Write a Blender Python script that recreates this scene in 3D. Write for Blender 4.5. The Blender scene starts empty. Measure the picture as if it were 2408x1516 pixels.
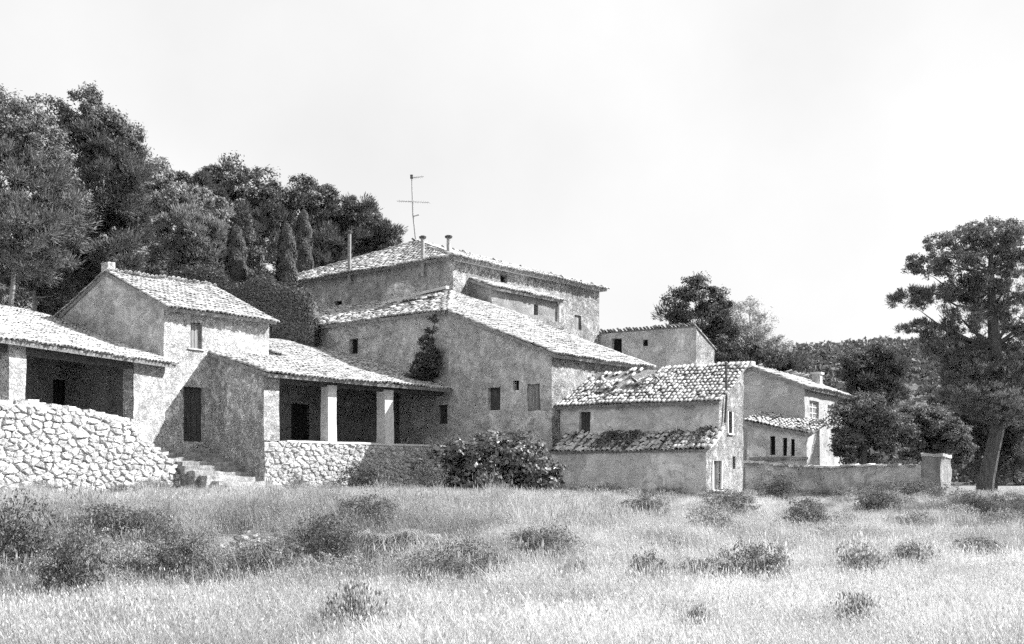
import bpy, math, random
import numpy as np
from mathutils import Vector, Matrix, noise

# ------------------------------------------------------------------ camera, sky, sun, exposure
CX, HY, F, H = 1204.0, 1129.0, 2800.0, 1.6      # measuring frame: 2408 x 1516
scene = bpy.context.scene
cd = bpy.data.cameras.new('camera'); cam = bpy.data.objects.new('camera', cd)
scene.collection.objects.link(cam); scene.camera = cam
cam.location = (0, 0, H); cam.rotation_euler = (math.radians(90), 0, 0)
cd.sensor_width = 36; cd.lens = 36 * F / 2408
cd.shift_y = (HY - 758) / 2408
cd.clip_start = .1; cd.clip_end = 6000

SAZ, SEL = math.radians(78), math.radians(39)
SUN = Vector((math.sin(SAZ) * math.cos(SEL), math.cos(SAZ) * math.cos(SEL), math.sin(SEL)))
world = bpy.data.worlds.new('World'); scene.world = world; world.use_nodes = True
nt = world.node_tree; nt.nodes.clear()
sky = nt.nodes.new('ShaderNodeTexSky'); sky.sky_type = 'NISHITA'; sky.sun_disc = False
sky.sun_elevation = SEL; sky.sun_rotation = SAZ; sky.dust_density = 3.0; sky.air_density = 1.0
bw = nt.nodes.new('ShaderNodeRGBToBW'); nt.links.new(sky.outputs[0], bw.inputs[0])
# a thin, even veil of high cloud over the whole sky (black and white photograph)
tcw = nt.nodes.new('ShaderNodeTexCoord'); nzw = nt.nodes.new('ShaderNodeTexNoise')
nzw.inputs['Scale'].default_value = 3.2; nzw.inputs['Detail'].default_value = 6
nt.links.new(tcw.outputs['Generated'], nzw.inputs['Vector'])
mrw = nt.nodes.new('ShaderNodeMapRange')
mrw.inputs[1].default_value = .3; mrw.inputs[2].default_value = .7
mrw.inputs[3].default_value = 5.7; mrw.inputs[4].default_value = 6.9
nt.links.new(nzw.outputs[0], mrw.inputs[0])
mxw = nt.nodes.new('ShaderNodeMix'); mxw.inputs[0].default_value = .8
nt.links.new(bw.outputs[0], mxw.inputs[2]); nt.links.new(mrw.outputs[0], mxw.inputs[3])
bgw = nt.nodes.new('ShaderNodeBackground'); bgw.inputs[1].default_value = .0765
nt.links.new(mxw.outputs[0], bgw.inputs[0])
wo = nt.nodes.new('ShaderNodeOutputWorld'); nt.links.new(bgw.outputs[0], wo.inputs[0])

sl = bpy.data.lights.new('sun', 'SUN'); sl.energy = 5.0; sl.angle = math.radians(.53); sl.color = (1, 1, 1)
so = bpy.data.objects.new('sun', sl); scene.collection.objects.link(so)
so.rotation_euler = SUN.to_track_quat('Z', 'Y').to_euler(); so.location = SUN * 80
vs = scene.view_settings
vs.view_transform = 'Standard'; vs.look = 'None'; vs.gamma = 1; vs.use_curve_mapping = False
vs.exposure = 1.15
scene.cycles.max_bounces = 3; scene.cycles.diffuse_bounces = 2; scene.cycles.transparent_max_bounces = 4
scene.cycles.use_denoising = False; scene.cycles.use_adaptive_sampling = True; scene.cycles.adaptive_threshold = .03; scene.cycles.adaptive_min_samples = 12

# ------------------------------------------------------------------ helpers
rng = np.random.default_rng(11); random.seed(11)
OFF = {}
COL = scene.collection
def P(px, py, Y): return Vector(((px - CX) / F * Y, Y, H + (HY - py) / F * Y))
def sm(t):
    t = np.clip(t, 0, 1); return t * t * (3 - 2 * t)
def wob(x, y, s):
    return (np.sin(x * 1.7 * s + 1.3) * np.cos(y * 1.3 * s + .4) + .6 * np.sin(x * 3.1 * s - y * 2.7 * s + 2) + .4 * np.cos(y * 5.3 * s + x * 4.1 * s)) / 2
def ground(X, Y):
    wl = 1 - sm((X + 1) / 9)
    zl = .82 * sm((Y - 15) / 6.0) + .25 * sm((Y - 24) / 20)
    zr = .40 * sm((Y - 15) / 18) + .30 * sm((Y - 33) / 5)
    z = wl * zl + (1 - wl) * zr
    fade = sm((Y - 10) / 6) * (1 - .6 * sm((Y - 40) / 8))
    z = z + fade * (.18 * wob(X, Y, .55) + .12 * wob(X, Y, 1.25)) * (1 - .7 * sm((Y - 32) / 8))
    Y0 = 49 + 11 * sm((X + 24) / 9)
    t = Y - Y0
    zh = 6 * sm(t / 9) + .2 * np.clip(t - 6, 0, 80)
    return z + zh * (1 - sm((X + 2) / 18))
def gz(x, y): return float(ground(np.float64(x), np.float64(y)))
def G(px, py):
    """the point where the ray through a measured pixel meets the ground"""
    Y = 9.0
    while Y < 120:
        p = P(px, py, Y)
        if p.z <= gz(p.x, p.y): return Vector((p.x, p.y, gz(p.x, p.y)))
        Y += .05
    return P(px, py, 60)

def link(o): COL.objects.link(o); return o
def setmeta(o, label=None, cat=None, group=None, kind=None):
    if label: o['label'] = label
    if cat: o['category'] = cat
    if group: o['group'] = group
    if kind: o['kind'] = kind
    return o
def thing(name, label, cat, loc, group=None):
    o = bpy.data.objects.new(name, None); link(o); o.location = loc; o.empty_display_size = .3
    OFF[o.name] = Vector(loc); return setmeta(o, label, cat, group)
def fast_mesh(name, v, f):
    """v (N,3) array, f (M,k) array of equal-sided polygons"""
    v = np.ascontiguousarray(v, dtype=np.float32); f = np.ascontiguousarray(f, dtype=np.int32)
    me = bpy.data.meshes.new(name); k = f.shape[1]; m = f.shape[0]
    me.vertices.add(len(v)); me.vertices.foreach_set('co', v.ravel())
    me.loops.add(m * k); me.loops.foreach_set('vertex_index', f.ravel())
    me.polygons.add(m); me.polygons.foreach_set('loop_start', np.arange(0, m * k, k, dtype=np.int32))
    me.update(calc_edges=True); return me
def obj(name, me, mat, parent=None, smooth=False, base=None):
    o = bpy.data.objects.new(name, me); link(o)
    if me.materials: pass
    elif mat: me.materials.append(mat)
    if smooth: me.polygons.foreach_set('use_smooth', [True] * len(me.polygons))
    if parent is not None:
        o.parent = parent; OFF[o.name] = OFF[parent.name]
    return o
def mk(name, v, f, mat, parent=None, smooth=False, base=None):
    """world-space verts; parts are stored relative to their thing's base"""
    off = OFF[parent.name] if parent is not None else Vector(base or (0, 0, 0))
    me = bpy.data.meshes.new(name)
    me.from_pydata([tuple(Vector(p) - off) for p in v], [], f); me.update()
    o = obj(name, me, mat, parent, smooth)
    if parent is None: o.location = off; OFF[o.name] = off
    return o
def mkarr(name, v, f, mat, parent=None, base=None, smooth=False):
    off = OFF[parent.name] if parent is not None else Vector(base or (0, 0, 0))
    o = obj(name, fast_mesh(name, np.asarray(v) - np.array(off), f), mat, parent, smooth)
    if parent is None: o.location = off; OFF[o.name] = off
    return o
def jit(p, a=.03):
    p = Vector(p)
    return p + noise.noise_vector(p * .7) * a + noise.noise_vector(p * 2.9 + Vector((7, 3, 1))) * (a * .55)

class MB:
    def __init__(s): s.v = []; s.f = []
    def add(s, v, f):
        n = len(s.v); s.v += [Vector(p) for p in v]; s.f += [tuple(i + n for i in q) for q in f]; return s
    def box(s, c, ax, ay, az, j=0):
        """c centre; ax, ay, az half vectors"""
        c = Vector(c); ax = Vector(ax); ay = Vector(ay); az = Vector(az)
        v = [c + ax * a + ay * b + az * d for d in (-1, 1) for b in (-1, 1) for a in (-1, 1)]
        if j: v = [p + Vector([random.uniform(-j, j) for _ in range(3)]) for p in v]
        return s.add(v, [(0, 2, 3, 1), (4, 5, 7, 6), (0, 1, 5, 4), (2, 6, 7, 3), (0, 4, 6, 2), (1, 3, 7, 5)])
    def tube(s, pts, rad, n=8, cap=True):
        pts = [Vector(p) for p in pts]; m = len(pts); v = []; f = []
        for i, p in enumerate(pts):
            t = (pts[min(i + 1, m - 1)] - pts[max(i - 1, 0)]).normalized()
            a = t.orthogonal().normalized() if i == 0 else (pa - t * pa.dot(t)).normalized()
            pa = a; b = t.cross(a)
            for k in range(n):
                an = 2 * math.pi * k / n
                v.append(p + (a * math.cos(an) + b * math.sin(an)) * rad[i])
        for i in range(m - 1):
            for k in range(n):
                f.append((i * n + k, i * n + (k + 1) % n, (i + 1) * n + (k + 1) % n, (i + 1) * n + k))
        if cap: f += [tuple(range(n))[::-1], tuple((m - 1) * n + k for k in range(n))]
        return s.add(v, f)
    def rough(s, cuts, a):
        """subdivide each quad and shake the surface: for hand-laid masonry"""
        nv = []; nf = []; idx = {}
        def vid(p):
            k = (round(p.x, 4), round(p.y, 4), round(p.z, 4))
            if k not in idx: idx[k] = len(nv); nv.append(jit(p, a))
            return idx[k]
        for q in s.f:
            if len(q) != 4: nf.append(tuple(vid(s.v[i]) for i in q)); continue
            A, B, C, D = [s.v[i] for i in q]
            nu = max(1, int(round(((B - A).length + (C - D).length) / 2 / cuts))); nw = max(1, int(round(((D - A).length + (C - B).length) / 2 / cuts)))
            nu = min(nu, 60); nw = min(nw, 60)
            g = [[vid((A.lerp(B, i / nu)).lerp(D.lerp(C, i / nu), j / nw)) for i in range(nu + 1)] for j in range(nw + 1)]
            for j in range(nw):
                for i in range(nu):
                    nf.append((g[j][i], g[j][i + 1], g[j + 1][i + 1], g[j + 1][i]))
        s.v, s.f = nv, nf; return s
    def build(s, name, mat, parent=None, smooth=False, base=None): return mk(name, s.v, s.f, mat, parent, smooth, base)

# ------------------------------------------------------------------ materials (all neutral grey: a black and white photograph)
def nodes(name, rough=.9, spec=.2):
    m = bpy.data.materials.new(name); m.use_nodes = True; t = m.node_tree
    b = t.nodes['Principled BSDF']; b.inputs['Roughness'].default_value = rough
    b.inputs['Specular IOR Level'].default_value = spec
    return m, t, b
def N(t, kind, **kw):
    n = t.nodes.new('ShaderNode' + kind)
    for k, v in kw.items():
        if k.startswith('_'): setattr(n, k[1:], v)
        else: n.inputs[k.replace('_', ' ')].default_value = v
    return n
def mathn(t, op, a, b=None, clamp=False):
    n = t.nodes.new('ShaderNodeMath'); n.operation = op; n.use_clamp = clamp
    for i, x in enumerate((a, b)):
        if x is None: continue
        if isinstance(x, (int, float)): n.inputs[i].default_value = x
        else: t.links.new(x, n.inputs[i])
    return n.outputs[0]
def mapr(t, x, a, b, c, d):
    n = t.nodes.new('ShaderNodeMapRange'); t.links.new(x, n.inputs[0])
    for i, v in enumerate((a, b, c, d)): n.inputs[i + 1].default_value = v
    return n.outputs[0]
def noise_out(t, co, scale, detail=4, rough=.55, dist=0, sc=None):
    detail = min(detail, 3 if scale > 12 else 4 if scale > 5 else 5)
    n = N(t, 'TexNoise', Scale=scale, Detail=detail, Roughness=rough, Distortion=dist)
    if sc:
        mp = t.nodes.new('ShaderNodeMapping'); mp.inputs['Scale'].default_value = sc
        t.links.new(co, mp.inputs[0]); co = mp.outputs[0]
    t.links.new(co, n.inputs['Vector']); return n.outputs[0]
def bump(t, b, h, strength, dist, prev=None):
    n = t.nodes.new('ShaderNodeBump'); n.inputs['Strength'].default_value = strength; n.inputs['Distance'].default_value = dist
    t.links.new(h, n.inputs['Height'])
    if prev: t.links.new(prev, n.inputs['Normal'])
    t.links.new(n.outputs[0], b.inputs['Normal']); return n.outputs[0]
def co_obj(t): return t.nodes.new('ShaderNodeTexCoord').outputs['Object']

def stucco(name, v, var=.35, stain=.3, fine=.25, bmp=.7, cell=0, crack=0):
    """old lime render over rubble: blotches, streaks, grit, worn joints"""
    m, t, b = nodes(name); co = co_obj(t)
    big = mapr(t, noise_out(t, co, .45, 6, .6, .6), .3, .7, 1 - var, 1 + var)
    mid = mapr(t, noise_out(t, co, 3.2, 10, .78, .5), .3, .7, 1 - var * .75, 1 + var * .75)
    gr = mapr(t, noise_out(t, co, 14, 8, .85), .3, .7, 1 - fine * 1.25, 1 + fine * 1.25)
    st = mapr(t, noise_out(t, co, 1.1, 7, .7, .8, (1.2, 1.2, .35)), .46, .74, 1, 1 - stain * .9)
    c = mathn(t, 'MULTIPLY', mathn(t, 'MULTIPLY', big, mid), mathn(t, 'MULTIPLY', gr, st))
    pm_ = mapr(t, noise_out(t, co, .75, 5, .62, 1.2), .50, .56, 0, 1); pm2 = mapr(t, noise_out(t, co, 1.5, 5, .6, 1.0, (1, 1, 1.6)), .57, .61, 0, 1)
    c = mathn(t, 'MULTIPLY', c, mathn(t, 'MULTIPLY', mapr(t, pm_, 0, 1, .93, 1.2), mapr(t, pm2, 0, 1, 1, .76)))
    hgt = noise_out(t, co, 9, 10, .75)
    if cell:
        wn = t.nodes.new('ShaderNodeTexNoise'); wn.inputs['Scale'].default_value = 5.0; wn.inputs['Detail'].default_value = 6; wn.inputs['Roughness'].default_value = .7
        t.links.new(co, wn.inputs['Vector'])
        vm = t.nodes.new('ShaderNodeVectorMath'); vm.operation = 'MULTIPLY_ADD'
        t.links.new(wn.outputs['Color'], vm.inputs[0]); vm.inputs[1].default_value = (.42, .42, .42); t.links.new(co, vm.inputs[2])
        mp = t.nodes.new('ShaderNodeMapping'); mp.inputs['Scale'].default_value = (1, 1, 1.6); t.links.new(vm.outputs[0], mp.inputs[0])
        js = []
        for sc_, wd_, (m0, m1) in ((cell, .10, (.46, .62)), (cell * 2.3, .17, (.38, .6))):
            vo = N(t, 'TexVoronoi', Scale=sc_, _feature='DISTANCE_TO_EDGE'); t.links.new(mp.outputs[0], vo.inputs['Vector'])
            jn = mapr(t, vo.outputs['Distance'], 0, wd_, 0, 1)
            mask = mapr(t, noise_out(t, co, 1.7 if not js else 3.1, 5, .65, .5), m0, m1, 0, 1)
            js.append(mathn(t, 'SUBTRACT', 1, mathn(t, 'MULTIPLY', mathn(t, 'SUBTRACT', 1, jn), mask)))
        pit = mapr(t, noise_out(t, co, 24, 5, .7), .30, .42, 0, 1)
        jj = mathn(t, 'MULTIPLY', mathn(t, 'MULTIPLY', js[0], js[1]), mathn(t, 'ADD', mathn(t, 'MULTIPLY', pit, .5), .5))
        c = mathn(t, 'MULTIPLY', c, mapr(t, jj, 0, 1, 1 - crack, 1))
        bump(t, b, mathn(t, 'ADD', mathn(t, 'MULTIPLY', hgt, .8), mathn(t, 'MULTIPLY', jj, .7)), bmp, .10)
    else:
        bump(t, b, hgt, bmp, .06)
    c = mathn(t, 'MULTIPLY', c, v)
    cc = t.nodes.new('ShaderNodeCombineColor')
    for i in range(3): t.links.new(c, cc.inputs[i])
    t.links.new(cc.outputs[0], b.inputs['Base Color']); return m

def grainy(name, v, var=.4, scale=6, bmp=.6, dist=.04, island=.0, objr=.0, rough=.9, spec=.2, stretch=None):
    m, t, b = nodes(name, rough, spec); co = co_obj(t)
    c = mapr(t, noise_out(t, co, scale, 8, .7, .4, stretch), .3, .7, 1 - var, 1 + var)
    if island or objr:
        g = t.nodes.new('ShaderNodeNewGeometry'); oi = t.nodes.new('ShaderNodeObjectInfo')
        r = mathn(t, 'FRACT', mathn(t, 'ADD', g.outputs['Random Per Island'], oi.outputs['Random']))
        a = max(island, objr)
        c = mathn(t, 'MULTIPLY', c, mapr(t, r, 0, 1, 1 - a, 1 + a))
    c = mathn(t, 'MULTIPLY', c, v)
    cc = t.nodes.new('ShaderNodeCombineColor')
    for i in range(3): t.links.new(c, cc.inputs[i])
    t.links.new(cc.outputs[0], b.inputs['Base Color'])
    if bmp: bump(t, b, noise_out(t, co, scale * 2.2, 8, .75, 0, stretch), bmp, dist)
    return m
def leafmat(name, v, var=.5, trans=.25, rough=.7, spec=.25, inst=False):
    m, t, b = nodes(name, rough, spec)
    g = t.nodes.new('ShaderNodeNewGeometry'); r = g.outputs['Random Per Island']
    c = mathn(t, 'MULTIPLY', mapr(t, r, 0, 1, 1 - var, 1 + var), v)
    if inst:
        a = t.nodes.new('ShaderNodeAttribute'); a.attribute_type = 'INSTANCER'; a.attribute_name = 'tone'
        c = mathn(t, 'MULTIPLY', c, a.outputs['Fac'])
    c = mathn(t, 'MINIMUM', c, .85)
    cc = t.nodes.new('ShaderNodeCombineColor')
    for i in range(3): t.links.new(c, cc.inputs[i])
    t.links.new(cc.outputs[0], b.inputs['Base Color'])
    tr = t.nodes.new('ShaderNodeBsdfTranslucent'); t.links.new(cc.outputs[0], tr.inputs['Color'])
    mx = t.nodes.new('ShaderNodeMixShader'); mx.inputs[0].default_value = trans
    t.links.new(b.outputs[0], mx.inputs[1]); t.links.new(tr.outputs[0], mx.inputs[2])
    t.links.new(mx.outputs[0], t.nodes['Material Output'].inputs[0]); return m

M = dict(
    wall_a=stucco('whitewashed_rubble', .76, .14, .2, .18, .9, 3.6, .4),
    wall_b=stucco('pale_rubble', .76, .2, .22, .2, 1, 4.2, .35),
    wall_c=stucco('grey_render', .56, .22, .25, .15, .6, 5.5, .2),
    wall_d=stucco('weathered_render', .5, .2, .35, .15, .6, 5, .15),
    wall_dr=stucco('rubble_render', .52, .25, .3, .35, 1, 4.5, .4),
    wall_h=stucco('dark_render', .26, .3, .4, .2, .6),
    wall_e=stucco('pale_render', .58, .2, .3, .1, .4),
    wall_ee=stucco('gable_rubble', .50, .2, .3, .35, 1, 5, .45),
    wall_f=stucco('smooth_render', .40, .12, .15, .1, .3),
    wall_g=stucco('block_render', .5, .22, .2, .25, .7),
    garden=stucco('garden_wall_render', .45, .3, .45, .2, .6),
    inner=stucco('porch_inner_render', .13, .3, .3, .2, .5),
    stone=grainy('limestone', .54, .5, 7, 1, .09, objr=.28, island=.28),
    mortar=grainy('earth_mortar', .46, .7, 8, 1, .05),
    slab=grainy('roof_bed', .24, .5, 6, .8, .05),
    tile=grainy('clay_tile_lichen', .43, .5, 8, .8, .03, island=.36, objr=.36),
    wood=grainy('old_wood', .07, .5, 3, .6, .02, objr=.3, stretch=(6, 6, .6)),
    woodlight=grainy('grey_wood', .20, .5, 3, .6, .02, objr=.25, stretch=(6, 6, .6)),
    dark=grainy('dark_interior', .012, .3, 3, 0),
    sill=grainy('white_lime', .62, .2, 6, .5, .03),
    frame=grainy('window_paint', .55, .2, 9, .3, .02),
    pane=grainy('dusty_glass', .25, .3, 3, 0, rough=.25, spec=.6),
    metal=grainy('flue_metal', .30, .4, 5, .3, .01, rough=.5, spec=.5),
    dkmetal=grainy('dark_metal', .05, .4, 5, .3, .01, rough=.5, spec=.5),
    bark=grainy('pine_bark', .10, .5, 5, 1, .06, stretch=(2, 2, .5)),
    palebark=grainy('pale_bark', .30, .4, 5, 1, .05, stretch=(2, 2, .5)),
    soil=grainy('dry_soil', .2, .45, 1.4, 1, .06),
    worn=grainy('worn_step', .30, .5, 4, 1, .06, objr=.15),
    rock=grainy('white_rock', .42, .3, 3, .9, .07),
    hill=grainy('hill_scrub', .12, .4, .08, 1, 1.0),
    pine=leafmat('pine_needles', .15, .55, .2),
    pine2=leafmat('pine_needles_dark', .11, .55, .2),
    pale=leafmat('pale_leaves', .17, .5, .35),
    hedge=leafmat('hedge_leaves', .13, .5, .15),
    cyp=leafmat('cypress_leaves', .09, .5, .2),
    olive=leafmat('olive_scrub', .15, .55, .25),
    fig=leafmat('glossy_leaves', .15, .6, .2, .32, .55),
    scrub=leafmat('scrub_leaves', .15, .5, .3, inst=True),
    shrub=leafmat('shrub_leaves', .14, .55, .3),
    grass=leafmat('dry_grass', .64, .25, .35, inst=True),
    tuss=leafmat('tussock_blades', .34, .8, .3),
)

# ------------------------------------------------------------------ ground
def axis(a, b, step, far_a, far_b, k=1.22):
    mid = list(np.arange(a, b, step)); lo = []; d = step; x = a
    while x > far_a: d *= k; x -= d; lo.append(x)
    hi = []; d = step; x = mid[-1]
    while x < far_b: d *= k; x += d; hi.append(x)
    return np.array(lo[::-1] + mid + hi)
gx = axis(-32, 36, .5, -1800, 1800); gy = axis(6, 66, .5, -80, 3200)
GXm, GYm = np.meshgrid(gx, gy)
gv = np.stack([GXm, GYm, ground(GXm, GYm)], -1).reshape(-1, 3)
nx, ny = len(gx), len(gy)
ii, jj = np.meshgrid(np.arange(nx - 1), np.arange(ny - 1)); a0 = (jj * nx + ii).ravel()
gf = np.stack([a0, a0 + 1, a0 + 1 + nx, a0 + nx], -1)
o = mkarr('ground', gv, gf, M['soil'], smooth=True); o['kind'] = 'structure'

# far wooded hill
def hillz(X, Y):
    r = sm((Y - 170) / 170)
    ridge = 34.5 + 5 * np.sin(X * .018 + .5) + 4 * np.sin(X * .045 + 2) - .05 * np.abs(X - 60)
    return ridge * r * (1 - .5 * sm((Y - 360) / 300)) * sm((X - 10) / 60)
hx = np.arange(10, 420, 7.0); hyy = np.arange(165, 520, 7.0)
HX, HYm = np.meshgrid(hx, hyy); hv = np.stack([HX, HYm, hillz(HX, HYm)], -1).reshape(-1, 3)
ii, jj = np.meshgrid(np.arange(len(hx) - 1), np.arange(len(hyy) - 1)); a0 = (jj * len(hx) + ii).ravel()
o = mkarr('hill', hv, np.stack([a0, a0 + 1, a0 + 1 + len(hx), a0 + len(hx)], -1), M['hill'], smooth=True); o['kind'] = 'structure'

# ------------------------------------------------------------------ walls
class Plane:
    """a vertical wall plane: ground origin O, unit direction u along it"""
    def __init__(s, O, u):
        s.O = Vector((O[0], O[1], 0)); s.u = Vector((u[0], u[1], 0)).normalized()
        n = Vector((s.u.y, -s.u.x, 0)); s.n = n if n.dot(s.O) < 0 else -n
    def s_at(s, px):
        k = (px - CX) / F; return (k * s.O.y - s.O.x) / (s.u.x - k * s.u.y)
    def z_at(s, px, py): return H + (HY - py) / F * (s.O + s.u * s.s_at(px)).y
    def pt(s, a, z, out=0): p = s.O + s.u * a + s.n * out; return Vector((p.x, p.y, z))
    def rect(s, r):
        a, b = sorted((s.s_at(r[0]), s.s_at(r[2]))); m = (r[0] + r[2]) / 2
        return (a, b, s.z_at(m, r[3]), s.z_at(m, r[1]))
def wall(name, parent, W, s0, s1, z0, top, ops, mat, reveal=.28, step=.4, j=.035):
    if isinstance(top, (int, float)): top = [(s0, top), (s1, top)]
    if s0 > s1: s0, s1 = s1, s0
    top = sorted(top); tx = [a for a, _ in top]; tz = [b for _, b in top]
    tf = lambda x: float(np.interp(x, tx, tz))
    xs = {s0, s1} | {a for a in tx if s0 < a < s1}
    for o_ in ops: xs |= {o_[0], o_[1]}
    def fill(v):
        v = sorted(v); r = []
        for a, b in zip(v, v[1:]):
            if b - a < 1e-4: continue
            n = max(1, int(round((b - a) / step))); r += [a + (b - a) * i / n for i in range(n)]
        return r + [v[-1]]
    xs = fill(xs); zs = {z0, max(tz)}
    for o_ in ops: zs |= {o_[2], o_[3]}
    zs = fill(zs)
    mb = MB()
    idx = {}
    def vid(x, z, out=0):
        k = (round(x, 4), round(z, 4), out)
        if k not in idx: idx[k] = len(mb.v); mb.v.append(jit(W.pt(x, z, out), j))
        return idx[k]
    for xa, xb in zip(xs, xs[1:]):
        ta, tb = tf(xa), tf(xb); xm = (xa + xb) / 2
        for za, zb in zip(zs, zs[1:]):
            if za >= max(ta, tb): continue
            zm = (za + zb) / 2
            if any(o_[0] < xm < o_[1] and o_[2] < zm < o_[3] for o_ in ops): continue
            q = [vid(xa, min(za, ta)), vid(xb, min(za, tb)), vid(xb, min(zb, tb)), vid(xa, min(zb, ta))]
            q = [i for n_, i in enumerate(q) if i not in q[:n_]]
            if len(q) > 2: mb.f.append(tuple(q))
    for o_ in ops:
        a, b, c, d = o_[:4]
        for (x1, z1), (x2, z2) in (((a, c), (b, c)), ((b, c), (b, d)), ((b, d), (a, d)), ((a, d), (a, c))):
            mb.f.append((vid(x1, z1), vid(x2, z2), vid(x2, z2, -reveal), vid(x1, z1, -reveal)))
    return mb.build(name, mat, parent)
def shutter(parent, W, r, mat, name='door', planks=4, back=.2, gap=.0, sub='plank'):
    """boarded door or shutter set back in its opening, each board its own piece"""
    a, b, c, d = r; wdt = b - a
    mb = MB(); mb.box(W.pt((a + b) / 2, (c + d) / 2, -back - .06), W.u * (wdt / 2 + .05), Vector((0, 0, (d - c) / 2 + .05)), W.n * .02)
    o = mb.build(name, M['dark'], parent)
    for i in range(planks):
        x0 = a + wdt * i / planks + .008; x1 = a + wdt * (i + 1) / planks - .008
        if gap and random.random() < gap: continue
        q = MB(); q.box(W.pt((x0 + x1) / 2, (c + d) / 2 - random.uniform(0, .02), -back + random.uniform(-.008, .008)), W.u * ((x1 - x0) / 2), Vector((0, 0, (d - c) / 2 - .015)), W.n * .018)
        q.build(sub, mat, o)
    return o
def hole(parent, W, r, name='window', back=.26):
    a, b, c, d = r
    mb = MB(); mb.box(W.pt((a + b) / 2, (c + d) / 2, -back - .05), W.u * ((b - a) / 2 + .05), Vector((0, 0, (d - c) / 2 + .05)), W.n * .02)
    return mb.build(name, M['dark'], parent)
def ledge(parent, W, a, b, z, out=.06, th=.05, name='sill', mat=None):
    mb = MB(); mb.box(W.pt((a + b) / 2, z, out / 2 - .06), W.u * ((b - a) / 2), Vector((0, 0, th / 2)), W.n * (out / 2 + .06)); mb.rough(.3, .02)
    return mb.build(name, mat or M['sill'], parent)

# dry-stone facing: every stone a mesh of its own
def stones(parent, W, s0, s1, z0, topf, sz, asp, mat, name='stone', proud=.05, limit=300, zbot=None):
    cw, ch = sz * asp, sz
    seeds = []
    nxs = max(1, int((s1 - s0) / cw)); zmax = max(topf(s0 + (s1 - s0) * t / 20) for t in range(21)); nzs = max(1, int((zmax - z0) / ch))
    for i in range(-1, nxs + 2):
        for k in range(-1, nzs + 2):
            if random.random() < (.12 + .3 * (math.sin(i * 1.3 + k * .9) > .2)): continue
            seeds.append(((i + .5 + (.5 if k % 2 else 0) + random.uniform(-.48, .48)), (k + .5 + random.uniform(-.46, .46))))
    polys = []
    for n_, (x, y) in enumerate(seeds):
        poly = [(x - 2, y - 2), (x + 2, y - 2), (x + 2, y + 2), (x - 2, y + 2)]
        for m_, (x2, y2) in enumerate(seeds):
            if m_ == n_ or abs(x2 - x) > 3 or abs(y2 - y) > 3: continue
            mx_, my_ = (x + x2) / 2, (y + y2) / 2; dx, dy = x2 - x, y2 - y; out = []
            for q in range(len(poly)):
                a, b = poly[q], poly[(q + 1) % len(poly)]
                da = (a[0] - mx_) * dx + (a[1] - my_) * dy; db = (b[0] - mx_) * dx + (b[1] - my_) * dy
                if da <= 0: out.append(a)
                if da * db < 0:
                    t = da / (da - db); out.append((a[0] + (b[0] - a[0]) * t, a[1] + (b[1] - a[1]) * t))
            poly = out
            if len(poly) < 3: break
        if len(poly) < 3: continue
        pw = [(s0 + a * cw, z0 + b * ch) for a, b in poly]
        cx_ = sum(a for a, _ in pw) / len(pw); cz_ = sum(b for _, b in pw) / len(pw)
        if not (s0 < cx_ < s1) or not (z0 - .1 < cz_ < topf(cx_) - .02): continue
        pw = [(min(max(a, s0), s1), min(b, topf(min(max(a, s0), s1)) + random.uniform(-.02, .05))) for a, b in pw]
        pr_ = []
        for q in range(len(pw)):
            a, b = pw[q], pw[(q + 1) % len(pw)]; L_ = math.hypot(b[0] - a[0], b[1] - a[1]); pr_.append((a[0] * .9 + cx_ * .1, a[1] * .9 + cz_ * .1))
            if L_ > .07: pr_.append(((a[0] + b[0]) / 2 + random.gauss(0, .05) * L_, (a[1] + b[1]) / 2 + random.gauss(0, .05) * L_))
        polys.append((cx_, cz_, pr_))
    random.shuffle(polys)
    extra = MB()
    for n_, (cx_, cz_, pw) in enumerate(polys):
        k = len(pw); pr = proud * random.uniform(.5, 1.5); v = []
        sk = random.uniform(.9, 1.0)
        for sc, dep in ((.99 * sk, -.1), (.93 * sk, pr * .5), (.70, pr)):
            for a, b in pw:
                v.append(W.pt(cx_ + (a - cx_) * sc + random.uniform(-.012, .012), cz_ + (b - cz_) * sc + random.uniform(-.012, .012), dep + random.uniform(-.02, .02)))
        v.append(W.pt(cx_, cz_, pr * random.uniform(.9, 1.3)))
        f = []
        for ring in range(2):
            for q in range(k): f.append((ring * k + q, ring * k + (q + 1) % k, (ring + 1) * k + (q + 1) % k, (ring + 1) * k + q))
        for q in range(k): f.append((2 * k + q, 2 * k + (q + 1) % k, 3 * k))
        if n_ < limit: mk(name, v, f, mat, parent)
        else: extra.add(v, f)
    if extra.v: extra.build('small_stones', mat, parent)['kind'] = 'stuff'

# ------------------------------------------------------------------ roofs of barrel tiles
def tile_mesh():
    n = 6; v = []; f = []; L = .47; th = .016
    for (y, r) in ((-.02, .105), (L, .082)):
        for rr in (r, r - th):
            for k in range(n + 1):
                a = math.pi * k / n; v.append((-math.cos(a) * rr, y, math.sin(a) * rr * .85))
    m = n + 1
    for k in range(n):
        f.append((k, k + 1, 2 * m + k + 1, 2 * m + k)); f.append((m + k, 3 * m + k, 3 * m + k + 1, m + k + 1))
        f.append((k, m + k, m + k + 1, k + 1)); f.append((2 * m + k, 2 * m + k + 1, 3 * m + k + 1, 3 * m + k))
    f += [(0, 2 * m, 3 * m, m), (n, m + n, 3 * m + n, 2 * m + n)]
    me = bpy.data.meshes.new('roof_tile'); me.from_pydata(v, [], f); me.materials.append(M['tile'])
    me.polygons.foreach_set('use_smooth', [True] * len(me.polygons)); me.update(); return me
TILE = tile_mesh()
TV = np.array([v.co[:] for v in TILE.vertices]); TF = np.array([list(p.vertices) for p in TILE.polygons])
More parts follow.
